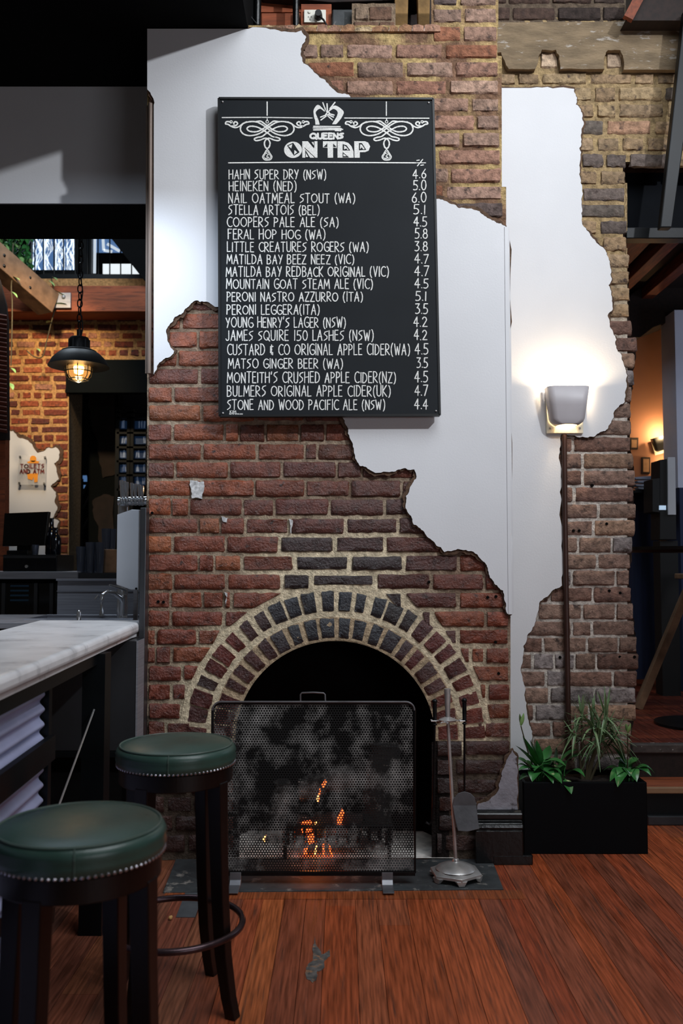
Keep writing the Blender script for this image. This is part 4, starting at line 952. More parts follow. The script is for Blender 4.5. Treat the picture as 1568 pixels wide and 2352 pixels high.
# ================================================================== ceiling soffit, bulkhead on the left
xs_ = at(569, 62, YP).x; zs_ = at(450, 65, YP).z
mb = MB(); mb.box((-4.2, .6, zs_), (xs_, 4.72, zs_+.5)); struct(mb.build('ceiling', M['soffit']))
zb = at(150, 467, 4.72).z; xb_ = -.89
mb = MB(); mb.box((-4.2, 4.72, zb), (xb_, 5.0, zs_+.5)); struct(mb.build('wall_left', M['plaster']))
mb = MB(); mb.box((-4.2, 4.73, zb-.006), (xb_, 5.24, zb-.0005)); mb.box((-4.2, 5.0, zb), (xb_, 5.24, zs_+.5)); struct(mb.build('shaded_underside', M['soffit']))  # black slab; the unlit underside of the bulkhead is put into its colour
# slanting dark roof edge seen over the courtyard
mb = MB(); q = [at(255,546,8.6), at(335,648,8.6), at(420,648,8.6), at(420,440,8.6), at(170,440,8.6)]; mb.prism(q, (0, .12, 0)); struct(mb.build('trim_3', M['soffit']))
# ================================================================== recess above the breast
YR = 4.42
mb = MB(); mb.box((xs_-.3, 4.62, zs_-.3), (1.0, 4.68, 4.6)); 
mb.mi = 1
struct(mb.build('wall_recess', [M['timber_dark'], M['soot']]))
def slab(mb, pts, Y, d, **k): mb.prism([at(x, y, Y) for x, y in pts], (0, d, 0), **k)
mb = MB(); slab(mb, [(600,30),(690,30),(690,62),(600,62)], 4.56, .05); slab(mb, [(596,-20),(692,-20),(692,28),(596,28)], 4.58, .03); tag(mb.build('timber_offcut', M['timber'], bevel=.003), 'red timber plank in the recess above the chimney breast between pipes', 'timber')
c = at(722, 30, 4.50); so = thing('power_outlet', 'white double power outlet on a timber block above the chimney breast', 'power outlet', (c.x, 4.50, c.z))
mb = MB(); slab(mb, [(691,9),(761,9),(761,60),(691,60)], 4.49, .03); mb.build('backing_board', M['timber'], so, bevel=.002)
mb = MB(); slab(mb, [(698,22),(748,22),(748,51),(698,51)], 4.478, .012); mb.build('face_plate', M['outlet'], so, bevel=.002)
mb = MB(); a = at(711, 28, 4.478); mb.tube([a, a-Vector((0,.006,0))], .0075, 12); mb.build('switch', M['outlet'], so, smooth=True)
mb = MB()
for x, y in ((708,39),(715,39),(711.5,45)): a = at(x, y, 4.4775); mb.box(a-Vector((.0016,.001,.003)), a+Vector((.0016,.001,.003)))
mb.build('socket_hole', M['rubber'], so)
c = at(731, 34, 4.46); pg = thing('power_plug', 'black power plug with cord pushed into the white outlet', 'plug', (c.x, 4.46, c.z))
mb = MB(); mb.tube([c+Vector((0,.016,0)), c, c-Vector((0,.02,0))], [.021,.020,.017], 18); mb.build('body', M['rubber'], pg, smooth=True)
mb = MB(); mb.tube([c+Vector((.008,-.01,-.015)), at(743,46,4.44), at(750,58,4.44), at(757,80,4.44)], .005, 8); mb.build('cord', M['rubber'], pg, smooth=True)
mb = MB(); mb.tube([at(592,-40,4.45), at(590,60,4.45)], .020, 14); tag(mb.build('downpipe', M['black_paint'], smooth=True), 'black pipe standing next to soffit edge above the chimney breast', 'pipe')
mb = MB(); mb.tube([at(680,-40,4.46), at(679,62,4.46)], .017, 14); tag(mb.build('downpipe', M['black_paint'], smooth=True), 'black pipe standing just left of the white power outlet', 'pipe')
mb = MB(); mb.bar(at(570,-40,4.40), at(573,61,4.40), .012, .02); tag(mb.build('wood_batten', M['timber_brown']), 'thin pale wood batten at the soffit edge above the breast', 'batten')
mb = MB(); mb.tube([at(561,-30,4.36), at(566,15,4.36), at(578,42,4.36), at(594,61,4.36)], .0045, 8); tag(mb.build('cable', M['rubber'], smooth=True), 'black cable curving down beside the pale wood batten', 'cable')
mb = MB(); slab(mb, [(763,21),(816,21),(813,66),(763,66)], 4.46, .12); tag(mb.build('slate_block', M['hearth'], bevel=.006), 'grey slate block in the recess right of the power outlet', 'block')
mb = MB(); slab(mb, [(600,-60),(985,-60),(985,-2),(760,5),(600,-10)], 4.52, .1); tag(mb.build('ceiling_beam', M['timber_dark'], bevel=.004), 'dark beam across the top of the recess above the outlet', 'beam')
rb = MB()
for (x0, x1, y0, y1) in ((816,846,14,46),(848,900,12,46),(812,870,48,68),(872,905,48,66)): brick(rb, pxz(x0,y1,4.40), pxz(x1,y1,4.40), pxz(x1,y0,4.40), pxz(x0,y0,4.40), 4.40, R.choice([S(150,128,108), S(120,92,76)]))
mortar_grid(rb, 808, 908, 8, 72, 4.41, lambda x, y: S(140,120,100), 8); struct(rb.build('wall_recess_brick', [M['brick_matte'], M['mortar']], recalc=False, smooth=True))
for (x0, x1, lb) in ((905,938,'rough yellow-brown timber post left of its twin above the breast'),(958,988,'rough yellow-brown timber post next to the upper brickwork')):
    mb = MB(); slab(mb, [(x0,-40),(x1,-40),(x1-2,66),(x0+2,66)], 4.44, .06); tag(mb.build('timber_post', mat('tan_timber', S(150,116,70), .9, var=.5, scale=10, bump=.8, bscale=30), bevel=.008), lb, 'post')
# ragged ledge on top of the breast
mb = MB(); x = 600
while x < 992:
    x2 = x + R.uniform(16, 40); mb.prism([at(a, b, YB-.004) for a, b in ((x,72),(x+2,60+jit(4)),((x+x2)/2,58+jit(4)),(x2-2,60+jit(4)),(x2,72))], (0, .12, 0), col=R.choice([S(170,130,108), S(160,120,90), S(190,165,130)])); x = x2
mb.build('broken_ledge', M['brick_matte'], wall_c, bevel=.004)
# ================================================================== bar
ZC = 1.10
TF = [gz(-120,1600,ZC), gz(306,1433,ZC), gz(316,1430,ZC)]
def gx(px, py, z): return gz(px, py, z)
bf0, bf1 = gz(0,1556,ZC), gz(311,1433,ZC); d_ = (bf1-bf0); nf = bf0 - d_*(1.35)
bb0, bb1 = gz(0,1447,ZC), gz(89,1424.5,ZC)
dB = (bb1-bb0).normalized(); nb = bb0 - dB*2.4
top_ = [nf, bf1+Vector((0,.0,0)), Vector((bf1.x-.012, bb1.y, ZC)), bb1, nb]
bar = thing('bar_counter', 'marble-topped bar counter running along the left side', 'bar counter', (-1.15, 2.6, 0))
mb = MB(); mb.prism([Vector((p.x, p.y, ZC-.05)) for p in top_], (0,0,.05)); mb.build('countertop', M['marble'], bar, bevel=.018, seg=4, smooth=True)
mb = MB(); off = Vector((-.02,0,0)); mb.prism([Vector((p.x-.018 if i < 2 else p.x, p.y-(.01 if i == 2 else 0), ZC-.064)) for i, p in enumerate(top_)], (0,0,.014)); mb.build('edge_moulding', M['marble'], bar)
fdir = (bf1-nf).normalized(); fn = Vector((fdir.y, -fdir.x, 0)); 
if fn.x < 0: fn = -fn
def fpnt(y, off_, z_): # point along the customer side of the bar
    t = (y-nf.y)/fdir.y; p = nf+fdir*t - fn*off_; return Vector((p.x, p.y, z_))
mb = MB(); mb.bar(fpnt(1.2,.05,ZC-.085), fpnt(3.42,.05,ZC-.085), .05, .042); mb.build('top_rail', M['black_steel'], bar)
mb = MB(); pr = []; nz = 220; ya, yb2 = 1.2, 2.84
vs = []; fs_ = []
for i in range(nz+1):
    z_ = .22 + (ZC-.115-.22)*i/nz; o_ = .078 + .008*math.cos(2*math.pi*z_/.047)
    vs += [fpnt(ya, o_, z_), fpnt(yb2, o_, z_), fpnt(yb2, o_+.003, z_), fpnt(ya, o_+.003, z_)]
for i in range(nz):
    a = 4*i
    for k in range(4): fs_.append((a+k, a+(k+1)%4, a+4+(k+1)%4, a+4+k))
mb.add(vs, fs_); mb.build('corrugated_front', M['corrugated'], bar, smooth=True, recalc=False, angle=50)
mb = MB(); a, b = gz(0,1722,.80), gz(0,1722,.80)
mb.bar(fpnt(1.2,.045,.80), fpnt(2.84,.045,.80), .02, .075); mb.build('mid_rail', M['black_steel'], bar)
mb = MB(); mb.bar(fpnt(2.87,.075,.0), fpnt(2.87,.075,ZC-.1), .03, .03, up=(0,1,0)); mb.build('post', M['black_steel'], bar)
mb = MB(); mb.bar(fpnt(3.42,.035,.0), fpnt(3.42,.035,ZC-.066), .085, .085, up=(0,1,0)); mb.build('post', M['black_steel'], bar)
mb = MB(); mb.tube([fpnt(3.36,.03,.83), fpnt(2.6,.06,.40), fpnt(2.0,.08,.06)], .0035, 6); mb.build('tension_rod', M['chrome'], bar, smooth=True)
mb = MB(); mb.bar(fpnt(1.5,.05,.72), fpnt(2.9,.05,.26), .012, .045); mb.build('brace', M['black_steel'], bar)
mb = MB(); mb.box((-1.9,1.0,.0),(-1.12,2.8,.2)); mb.build('kickboard', M['black_steel'], bar)
mb = MB(); mb.prism([fpnt(1.2,.17,.2), fpnt(2.8,.17,.2), fpnt(2.8,.6,.2), fpnt(1.2,.6,.2)], (0,0,ZC-.30)); mb.build('carcass', M['soot'], bar)
# steel cupboard closing the end of the bar, and the steel channel beside the breast
cb_ = thing('steel_cupboard', 'dark steel cupboard front closing the far end of the bar', 'cupboard', (-1.2, 4.02, 0))
YC = 3.98
z_ = at(200, 1725, YC).z
mb = MB(); mb.box((at(97,1600,YC).x, YC, z_), (at(316,1600,YC).x, YC+.12, ZC-.07)); mb.build('body', M['dark_steel'], cb_, bevel=.003)
mb = MB(); mb.box((at(97,1600,YC).x-.05, YC-.004, z_-.028), (at(316,1600,YC).x, YC+.12, z_-.002)); mb.build('bottom_rail', M['black_steel'], cb_, bevel=.002)
for x in (99, 314): 
    mb = MB(); q = at(x, 1600, YC); mb.box((q.x-.004, YC-.003, .02), (q.x+.004, YC+.12, ZC-.07)); mb.build('edge_strip', M['steel'], cb_)
mb = MB(); mb.box((at(97,1600,YC).x, YC+.06, 0), (at(316,1600,YC).x, YC+.12, z_-.03)); mb.build('kick', M['soot'], cb_)
ch = MB(); ch.box((at(319,1400,4.12).x, 4.12, 0), (at(333,1400,4.12).x, 4.19, at(325,1166,4.12).z)); tag(ch.build('steel_post', M['dark_steel'], bevel=.003), 'slim grey steel post standing against the left edge of the chimney brickwork', 'post')
wb_ = MB(); wb_.prism([at(x, y, 4.50) for x, y in ((269,1182),(303,1170),(319,1171),(317,1355),(300,1355),(267,1343))], (.01, .03, 0)); 
wt = thing('splash_panel', 'white plastic panel with cut corners beside the steel post', 'panel', tuple(at(293,1355,4.5))); wb_.build('panel', M['white_plastic'], wt, bevel=.003)
mb = MB(); a = at(313,1352,4.498); mb.tube([a, a-Vector((0,.006,0))], .006, 10); mb.build('bolt', M['iron'], wt, smooth=True)
mb = MB(); a = at(300,1300,4.52); mb.bar(Vector((a.x,4.64,1.0655)), Vector((a.x,4.64,a.z)), .02, .02, up=(0,1,0)); mb.bar(Vector((a.x,4.52,a.z-.01)), Vector((a.x,4.65,a.z-.01)), .02, .02); mb.build('bracket', M['steel'], wt)
# sink bench
YK = 5.35; zt_ = 1.065
sb = thing('sink_bench', 'stainless steel sink bench with splashback behind the bar', 'sink', (-1.6, 5.0, 0))
xk0, xk1 = at(131,1400,YK).x, -.97
mb = MB(); zk = at(200,1329,YK).z; mb.box((xk0,YK,zt_-.02),(xk1,YK+.02,zk)); mb.box((xk0,YK-.03,zk-.012),(xk1,YK+.02,zk)); mb.bar((xk0,YK-.006,zk-.075),(xk1,YK-.006,zk-.075),.012,.004); mb.build('splashback', M['steel'], sb)
mb = MB(); bx0, bx1, by0, by1 = -1.72, -1.12, 4.86, 5.24
mb.box((xk0-.9,4.62,zt_-.03),(bx0,YK,zt_)); mb.box((bx1,4.62,zt_-.03),(xk1,YK,zt_)); mb.box((bx0,4.62,zt_-.03),(bx1,by0,zt_)); mb.box((bx0,by1,zt_-.03),(bx1,YK,zt_)); mb.build('bench_top', M['steel'], sb, bevel=.002)
mb = MB(); mb.add([(bx0,by0,zt_-.01),(bx1,by0,zt_-.01),(bx1,by1,zt_-.01),(bx0,by1,zt_-.01),(bx0+.02,by0+.02,zt_-.2),(bx1-.02,by0+.02,zt_-.2),(bx1-.02,by1-.02,zt_-.2),(bx0+.02,by1-.02,zt_-.2)], [(0,1,5,4),(1,2,6,5),(2,3,7,6),(3,0,4,7),(4,5,6,7)]); mb.tube([(bx0,by0,zt_+.002),(bx1,by0,zt_+.002),(bx1,by1,zt_+.002),(bx0,by1,zt_+.002)], .006, 6, closed=True); mb.build('basin', M['steel'], sb, recalc=False)
mb = MB(); mb.box((xk0-.9,4.7,0),(xk1,YK-.02,zt_-.22)); mb.build('cabinet', M['soot'], sb)
fa = at(282,1418,4.9); fz = thing('sink_tap', 'chrome mixer tap with curved spout on the sink bench', 'tap', (fa.x, 4.9, zt_))
mb = MB(); mb.lathe([(.026,0),(.026,.012),(.018,.02),(.018,.10),(.022,.11),(.022,.135),(.0,.14)], (fa.x,4.9,zt_), 18); mb.build('body', M['chrome'], fz, smooth=True)
mb = MB(); mb.tube([Vector((fa.x,4.9,zt_+.09)), at(276,1372,4.88), at(262,1362,4.85), at(246,1360,4.82), at(236,1366,4.80), at(233,1378,4.80)], [.015,.014,.012,.011,.011,.012], 12); mb.build('spout', M['chrome'], fz, smooth=True)
mb = MB(); mb.tube([Vector((fa.x,4.9,zt_+.13)), Vector((fa.x+.02,4.88,zt_+.16)), Vector((fa.x-.05,4.80,zt_+.19))], [.01,.008,.006], 8); mb.build('lever', M['chrome'], fz, smooth=True)
fb_ = at(233,1405,5.2); mb = MB(); mb.lathe([(.014,0),(.012,.03),(.008,.04),(.008,.10),(.012,.11),(.0,.12)], (fb_.x,5.2,zt_), 12); mb.tube([(fb_.x,5.2,zt_+.09),(fb_.x-.01,5.15,zt_+.12),(fb_.x-.01,5.09,zt_+.10)], .006, 8); tag(mb.build('soap_dispenser', M['chrome'], smooth=True), 'small chrome soap dispenser behind the mixer tap', 'dispenser')
mb = MB(); q = at(181,1414,4.72); mb.lathe([(.012,0),(.012,.05),(.006,.06),(0,.062)], (q.x,4.72,zt_), 10); tag(mb.build('sink_plug', M['chrome'], smooth=True), 'short chrome cylinder on the front rim of the sink', 'plug')
# beer taps
bt = thing('beer_tap_tower', 'chrome beer tap tower with a row of handles above the white panel', 'beer taps', tuple(at(300,1240,5.0)))
mb = MB(); mb.tube([at(272,1152,5.0), at(345,1150,5.0)], .026, 14); mb.build('tower_bar', M['chrome'], bt, smooth=True)
mb = MB(); a = at(284,1156,5.0); mb.tube([a, Vector((a.x,5.0,1.0655))], .03, 14); mb.build('column', M['chrome'], bt, smooth=True)
for i, x in enumerate((279,285,292,303,311,320,327)):
    y0 = 1103 + 2.0*i; mb = MB(); a, b = at(x, 1146, 4.96), at(x-.5, y0, 4.96); mb.tube([a, a+(b-a)*.3, a+(b-a)*.9, b], [.006,.008,.0105,.009], 8); mb.tube([at(x,1146,4.96), at(x,1160,4.94)], .008, 8); mb.ball(at(x,1148,4.95), .012, 8); mb.build('tap_handle', M['chrome'], bt, smooth=True)
# back bar
YK2 = 6.2; zt2 = at(60,1313,YK2).z
bk = thing('back_bar', 'dark back bar bench with steel edge and fridge doors', 'back bar', (-2.2, 6.5, 0))
xa_, xb2 = -3.2, at(178,1320,YK2).x
xe = at(266,1320,YK2).x
mb = MB(); mb.box((xa_,YK2,zt2-.052),(xb2,6.75,zt2)); mb.build('bench_edge', M['steel'], bk, bevel=.003)
mb = MB(); mb.box((xb2,YK2+.02,zt2-.06),(-.95,6.75,zt2-.01)); mb.build('glass_shelf', M['dark_steel'], bk)
mb = MB(); mb.box((xa_,YK2+.05,0),(-.95,6.75,zt2-.06)); mb.build('carcass', M['soot'], bk)
for i, (a, b) in enumerate(((-60,10),(14,84),(90,120),(126,178))):
    pA, pB = at(a,1400,YK2+.045), at(b,1400,YK2+.045); mb = MB(); mb.box((pA.x,YK2+.03,.1),(pB.x,YK2+.05,zt2-.08)); mb.build('fridge_door', M['screen'], bk, bevel=.002)
    mb = MB(); mb.box((pB.x-.012,YK2+.018,.1),(pB.x+.012,YK2+.03,zt2-.08)); mb.build('door_frame', M['dark_steel'], bk)
for i in range(4):
    mb = MB(); pA, pB = at(22,1400,YK2+.02), at(64,1400,YK2+.02); zz = at(30,1344+i*11,YK2).z; mb.box((pA.x,YK2+.026,zz-.012),(pB.x,YK2+.032,zz)); mb.build('louvre', mat('blue_louvre', S(24,58,80), .5), bk)
# objects on the back bar
c = at(60,1270,6.40); mn = thing('till_monitor', 'black till monitor on the back bar, tilted slightly', 'monitor', (c.x, 6.4, zt2))
mb = MB(); mb.prism([at(x, y, 6.36) for x, y in ((10,1179),(112,1175),(103,1253),(5,1255))], (0,.05,0)); mb.build('screen', M['screen'], mn, bevel=.004)
mb = MB(); mb.bar(at(58,1250,6.43), at(58,1286,6.43), .10, .05, up=(0,1,0)); zdr = at(131,1274,6.28).z+.001; mb.v = []; mb.f = []; mb.m = []; mb.c = []; q1 = at(58,1250,6.45); mb.box((q1.x-.05,6.42,zdr),(q1.x+.05,6.47,q1.z)); q2 = at(15,1270,6.34); q3 = at(82,1262,6.5); mb.box((q2.x,6.34,zdr),(q3.x,6.5,zdr+.03)); mb.build('stand', M['iron'], mn, bevel=.004)
c = at(70,1312,6.3); td = thing('cash_drawer', 'black cash drawer under the till monitor on the bench', 'cash drawer', (c.x, 6.3, zt2))
a, b = at(6,1310,6.28), at(131,1274,6.28); mb = MB(); mb.box((a.x,6.28,zt2+.0005),(b.x,6.68,b.z)); mb.build('body', M['iron'], td, bevel=.005)
mb = MB(); q = at(61,1301,6.275); mb.tube([q+Vector((0,.01,0)), q-Vector((0,.006,0))], .011, 12); mb.build('lock', M['chrome'], td, smooth=True)
mb = MB(); a2, b2 = at(8,1282,6.275), at(129,1276,6.275); mb.box((a2.x,6.274,a2.z),(b2.x,6.281,b2.z)); mb.build('drawer_trim', M['dark_steel'], td)
def bottle(label, px, ptop, pbot, Y, r, zb=None):
    a, b = at(px, ptop, Y), at(px, pbot, Y); h = a.z-b.z; mb = MB()
    z0 = b.z if zb is None else zb; h = a.z-z0
    mb.lathe([(r*.9,0),(r,h*.03),(r,h*.58),(r*.75,h*.68),(r*.36,h*.77),(r*.34,h*.97),(r*.4,h*.975),(r*.4,h),(0,h)], (a.x, Y, z0), 16); return tag(mb.build('bottle', M['bottle'], smooth=True), label, 'bottle', 'bottles beside the till')
zd = at(100,1274,6.28).z+.0005
bottle('taller dark bottle on the cash drawer right of the till monitor', 119, 1190, 1272, 6.49, .042, zd)
bottle('shorter dark bottle on the cash drawer at its right end', 129, 1212, 1272, 6.38, .036, zd)
mb = MB(); a = at(81,1272,6.33); mb.lathe([(.02,0),(.026,.07),(.024,.07),(.018,.004),(0,.004)], (a.x,6.33,zd), 14); tag(mb.build('shot_glass', M['glass'], smooth=True), 'small clear glass on the cash drawer under the monitor edge', 'glass')
def glass(label, px, py0, Y, z0, h, r):
    a = at(px, py0, Y); mb = MB(); mb.lathe([(r*.72,0),(r,h),(r-.003,h),(r*.72-.003,.008),(0,.008)], (a.x, Y, z0), 14); return tag(mb.build('beer_glass', M['glass'], smooth=True), label, 'glass', 'beer glasses on the back bar shelf')
GL = [('first beer glass from the left on the glass shelf',185,6.30),('second beer glass from the left on the glass shelf',196,6.36),('third beer glass from the left on the glass shelf',207,6.30),('fourth beer glass from the left on the glass shelf',218,6.36),('fifth beer glass from the left on the glass shelf',229,6.30)]
for lb, x, Y in GL: glass(lb, x, 1300, Y, zt2-.0095, .185 + (.03 if x in (207,229) else 0), .034)
a, b = at(233,1324,6.34), at(268,1262,6.34); mb = MB(); mb.box((a.x,6.34,zt2-.0095),(b.x,6.62,b.z)); tag(mb.build('glass_crate', M['timber_brown'], bevel=.004), 'brown crate at the right end of the glass shelf', 'crate')
for lb, x, Y in (('beer glass standing on the crate, its left one',243,6.42),('beer glass standing on the crate, its right one',256,6.46)): glass(lb, x, 1262, Y, at(233,1262,6.34).z+.0005, .15, .034)
# ------------------------------------------------------------------ courtyard wall behind the bar
YW = 9.0
cw = MB(); y = 722.0; ro = 0
def c_x1(y): return 158 if y > 826 else 350
WBR = [S(150,80,54), S(120,62,48), S(164,96,66), S(104,58,50), S(170,120,98), S(140,70,48)]
while y < 1300:
    h = 19.6; head = ro % 5 == 4
    xs = row_joints(y, -40+R.uniform(0,30), c_x1(y+10), 26 if head else 50)
    for a, b in zip(xs, xs[1:]):
        if b-a < 9: continue
        m_ = 3.6 if y < 990 else 2.4
        brick(cw, pxz(a+m_+jit(1), y+h-m_*.8, YW), pxz(b-m_, y+h-m_*.8+jit(1), YW), pxz(b-m_, y+m_*.8, YW), pxz(a+m_, y+m_*.8, YW), YW, R.choice(WBR), nx=5, rough=.006)
    y += h; ro += 1
mortar_grid(cw, -60, 158, 640, 1330, YW+.008, lambda x, y: S(196,150,98), 14); mortar_grid(cw, 158, 360, 640, 827, YW+.008, lambda x, y: S(196,150,98), 14)
a, b = at(158,826,YW), at(158,1330,YW); cw.box((a.x-.12,YW+.012,b.z),(a.x-.002,YW+.5,a.z), mi=1, col=S(120,104,84))
wcy = struct(cw.build('wall_courtyard', [M['brick_matte'], M['mortar']], recalc=False, smooth=True, loc=(-2.6,YW,0)))
plaster([(18,988),(30,990),(42,1005),(60,1010),(75,1024),(86,1040),(104,1034),(112,1028),(128,1027),(137,1040),(133,1058),(124,1064),(130,1078),(135,1100),(126,1108),(116,1116),(128,1130),(132,1165),(120,1190),(136,1198),(128,1235),(122,1330),(18,1330)], YW-.02, YW+.005, 'plaster', wcy, amp=5)
# dark doorway with arch and glowing panes for the wine rack's reflections
dw = MB(); a, b = at(152,826,YW-.03), at(360,898,YW-.03); dw.box((a.x,YW-.03,b.z),(b.x,YW+.05,a.z)); dw.box((a.x,YW-.05,b.z-.02),(b.x,YW+.05,b.z+.01)); d1 = struct(dw.build('door_1', M['teal']))
mb = MB(); YD = 9.9
pts = [(120,880),(272,880),(272,1330),(203,1330)] + [(203-18*(1-math.cos(t)) if False else 160+43*math.cos(t)+.0, 1130-95*math.sin(t)) for t in [i*math.pi/2/10 for i in range(11)]] + [(120,1035)]
mb.prism([at(x, y, YD) for x, y in pts], (0,.2,0)); mb.build('arch_wall', M['teal'], d1)
mb = MB(); sh = ragged([(204,900),(262,900),(264,1090),(236,1098),(228,1050),(218,1000),(206,960)], 4, 2); mb.prism([at(p.x,p.y,YD-.012) for p in sh], (0,.012,0))
sh = ragged([(262,1140),(264,1290),(236,1290),(226,1220),(214,1180),(212,1150),(238,1135)], 4, 2); mb.prism([at(p.x,p.y,YD-.012) for p in sh], (0,.012,0)); mb.build('bare_brick_patch', mat('dim_brick', S(30,20,16), .9, var=.5, scale=9, bump=.6), d1)
bk_ = MB(); a, b = at(-60,300,11.4), at(420,1400,11.4); bk_.box((a.x-1,11.4,b.z-.6),(b.x+.4,11.5,a.z+1)); struct(bk_.build('wall_rear', M['soot']))
stl = thing('stair_railing', 'dark stair railing glimpsed through the arch behind the bar', 'railing', tuple(at(180,1300,10.6)))
for p, q in (((165,1180),(205,1105)),((165,1215),(205,1140)),((165,1260),(203,1190))):
    mb = MB(); mb.tube([at(*p,10.6), at(*q,10.6)], .014, 6); mb.build('rail', M['dark_steel'], stl, smooth=True)
for x in (172, 188):
    mb = MB(); mb.tube([at(x,1100,10.6), Vector((at(x,1330,10.6).x,10.6,.0005))], .02, 6); mb.build('post', M['black_steel'], stl, smooth=True)
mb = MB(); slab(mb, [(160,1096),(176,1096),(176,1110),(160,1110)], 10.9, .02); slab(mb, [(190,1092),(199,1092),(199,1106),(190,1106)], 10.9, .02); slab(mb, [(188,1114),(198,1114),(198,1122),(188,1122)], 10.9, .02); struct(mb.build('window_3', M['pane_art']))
wn = MB(); wf = None
for x in (270, 296, 303, 340): wn.box(at(x-2,940,9.5)-Vector((.01,.0,0)), at(x+2,1330,9.56))
for y in (948, 960, 995, 1028, 1060, 1092, 1125): wn.box(at(268,y-3,9.5), at(345,y+3,9.55))
w2 = struct(wn.build('wine_rack_grid', M['black_steel']))
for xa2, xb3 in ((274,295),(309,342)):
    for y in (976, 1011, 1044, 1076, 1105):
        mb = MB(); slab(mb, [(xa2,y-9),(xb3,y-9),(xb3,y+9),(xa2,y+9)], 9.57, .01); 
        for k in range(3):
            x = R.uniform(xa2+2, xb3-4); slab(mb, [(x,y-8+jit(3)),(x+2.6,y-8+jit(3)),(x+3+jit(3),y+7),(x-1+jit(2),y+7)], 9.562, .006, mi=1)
        mb.build('pane', [mat('blue_reflection', S(30,52,84), .3, emis=S(40,70,110), estr=.12, bump=0, var=.4, scale=14), M['reflection_line']], w2)  # blue glow and pale streaks stand in for reflections in the wine rack
# acrylic sign
sg = thing('acrylic_sign', 'clear acrylic sign with red lettering and orange figure on courtyard plaster', 'sign', tuple(at(73,1113,YW-.06)))
mb = MB(); slab(mb, [(42,1046),(106,1047),(104,1114),(40,1113)], YW-.07, .006); mb.build('sheet', M['acrylic'], sg)
for x, y in ((46,1049),(103,1050),(44,1109),(101,1110)):
    mb = MB(); a = at(x, y, YW-.08); mb.tube([a, a+Vector((-.01,.06,-.02))], .011, 8); mb.build('standoff', M['iron'], sg, smooth=True)
mb = MB()
def sfill(pts): mb.prism([at(x, y, YW-.074) for x, y in pts], (0,.003,0))
sfill(arc(76,1054,7.5,7.5,0,360,14)); mb.build('orange_head', M['sign_orange'], sg); mb = MB(); sfill([(64,1064),(88,1064),(90,1060),(82,1058),(70,1058),(62,1061)]); mb.build('orange_shoulders', M['sign_orange'], sg); mb = MB(); sfill([(62,1088),(87,1087),(86,1107),(79,1108),(77,1096),(74,1103),(64,1100)])
mb.build('orange_legs', M['sign_orange'], sg)
mb = MB()
def rib_s(m_, pts, wp):
    P3 = [at(x, y, YW-.078) for x, y in pts]; hw = wp/2/228
    for a, b in zip(P3, P3[1:]):
        d = b-a
        if d.length < 1e-6: continue
        d.normalize(); n = Vector((-d.z,0,d.x))*hw; m_.add([a-n-d*hw*.5, b-n+d*hw*.5, b+n+d*hw*.5, a+n-d*hw*.5], [(0,1,2,3)])
lettering(mb, 'TOILETS', 47, 101, 1066, 1075, 2.2, fn=rib_s, rough=.15); lettering(mb, 'AND ATM', 46, 101, 1078, 1087, 2.4, fn=rib_s, rough=.15); mb.build('lettering', M['sign_red'], sg, recalc=False)
# timber beam, brace, bracket, balcony, art glass
mb = MB(); a, b = at(0,656,8.7), at(345,718,8.7); mb.box((a.x-.3,8.7,b.z),(b.x+.2,8.98,a.z)); mb.box((a.x-.3,8.66,at(0,676,8.7).z),(b.x+.2,8.7,b.z)); tag(mb.build('lintel_beam', M['timber'], bevel=.006), 'big reddish timber beam over the courtyard brick wall', 'beam')
mb = MB(); a, b = at(-30,578,8.0), at(112,700,8.64); mb.bar(a, b, .20, .22); tag(mb.build('diagonal_brace', M['timber_brown'], bevel=.006), 'brown diagonal timber brace with dark bolts at upper left', 'beam')
br = bpy.data.objects['diagonal_brace']
for x, y in ((9,587),(9,611),(68,638),(68,661)):
    mb = MB(); t_ = (x+30)/142; Yb = 8.0+.64*t_-.125; q = at(x, y, Yb); mb.ball(q, .018, 8); o_ = mb.build('bolt', M['iron'], None, smooth=True); o_.parent = br; o_.location = o_.location - br.location
mb = MB(); slab(mb, [(125,672),(162,672),(162,707),(118,707)], 8.62, .035); a = at(146,682,8.62); mb.ball(a, .022, 8); tag(mb.build('beam_bracket', M['steel'], bevel=.003), 'grey steel bracket plate bolted to the timber beam', 'bracket')
bl_ = thing('balcony_railing', 'black balcony railing running above the timber beam', 'railing', tuple(at(200,655,9.1)))
mb = MB(); mb.box(at(60,642,9.08), at(345,634,9.14)); mb.build('bottom_rail', M['black_steel'], bl_)
mb = MB(); mb.box(at(60,655,9.1), at(345,650,9.16)); mb.build('kerb', M['black_steel'], bl_)
for x in (80, 100, 124, 146, 172, 200, 225, 252, 277, 302, 326):
    mb = MB(); mb.tube([at(x,520,9.1), at(x,652,9.1)], .007, 6); mb.build('baluster', M['black_steel'], bl_, smooth=True)
gl = MB()
for x in (68, 176, 196, 206): gl.box(at(x,500,9.7), at(x+6,660,9.76))
gl.box(at(186,500,9.72), at(206,660,9.80)); gl.box(at(60,628,9.7), at(180,624,9.76)); w1 = struct(gl.build('window_1', M['black_steel']))
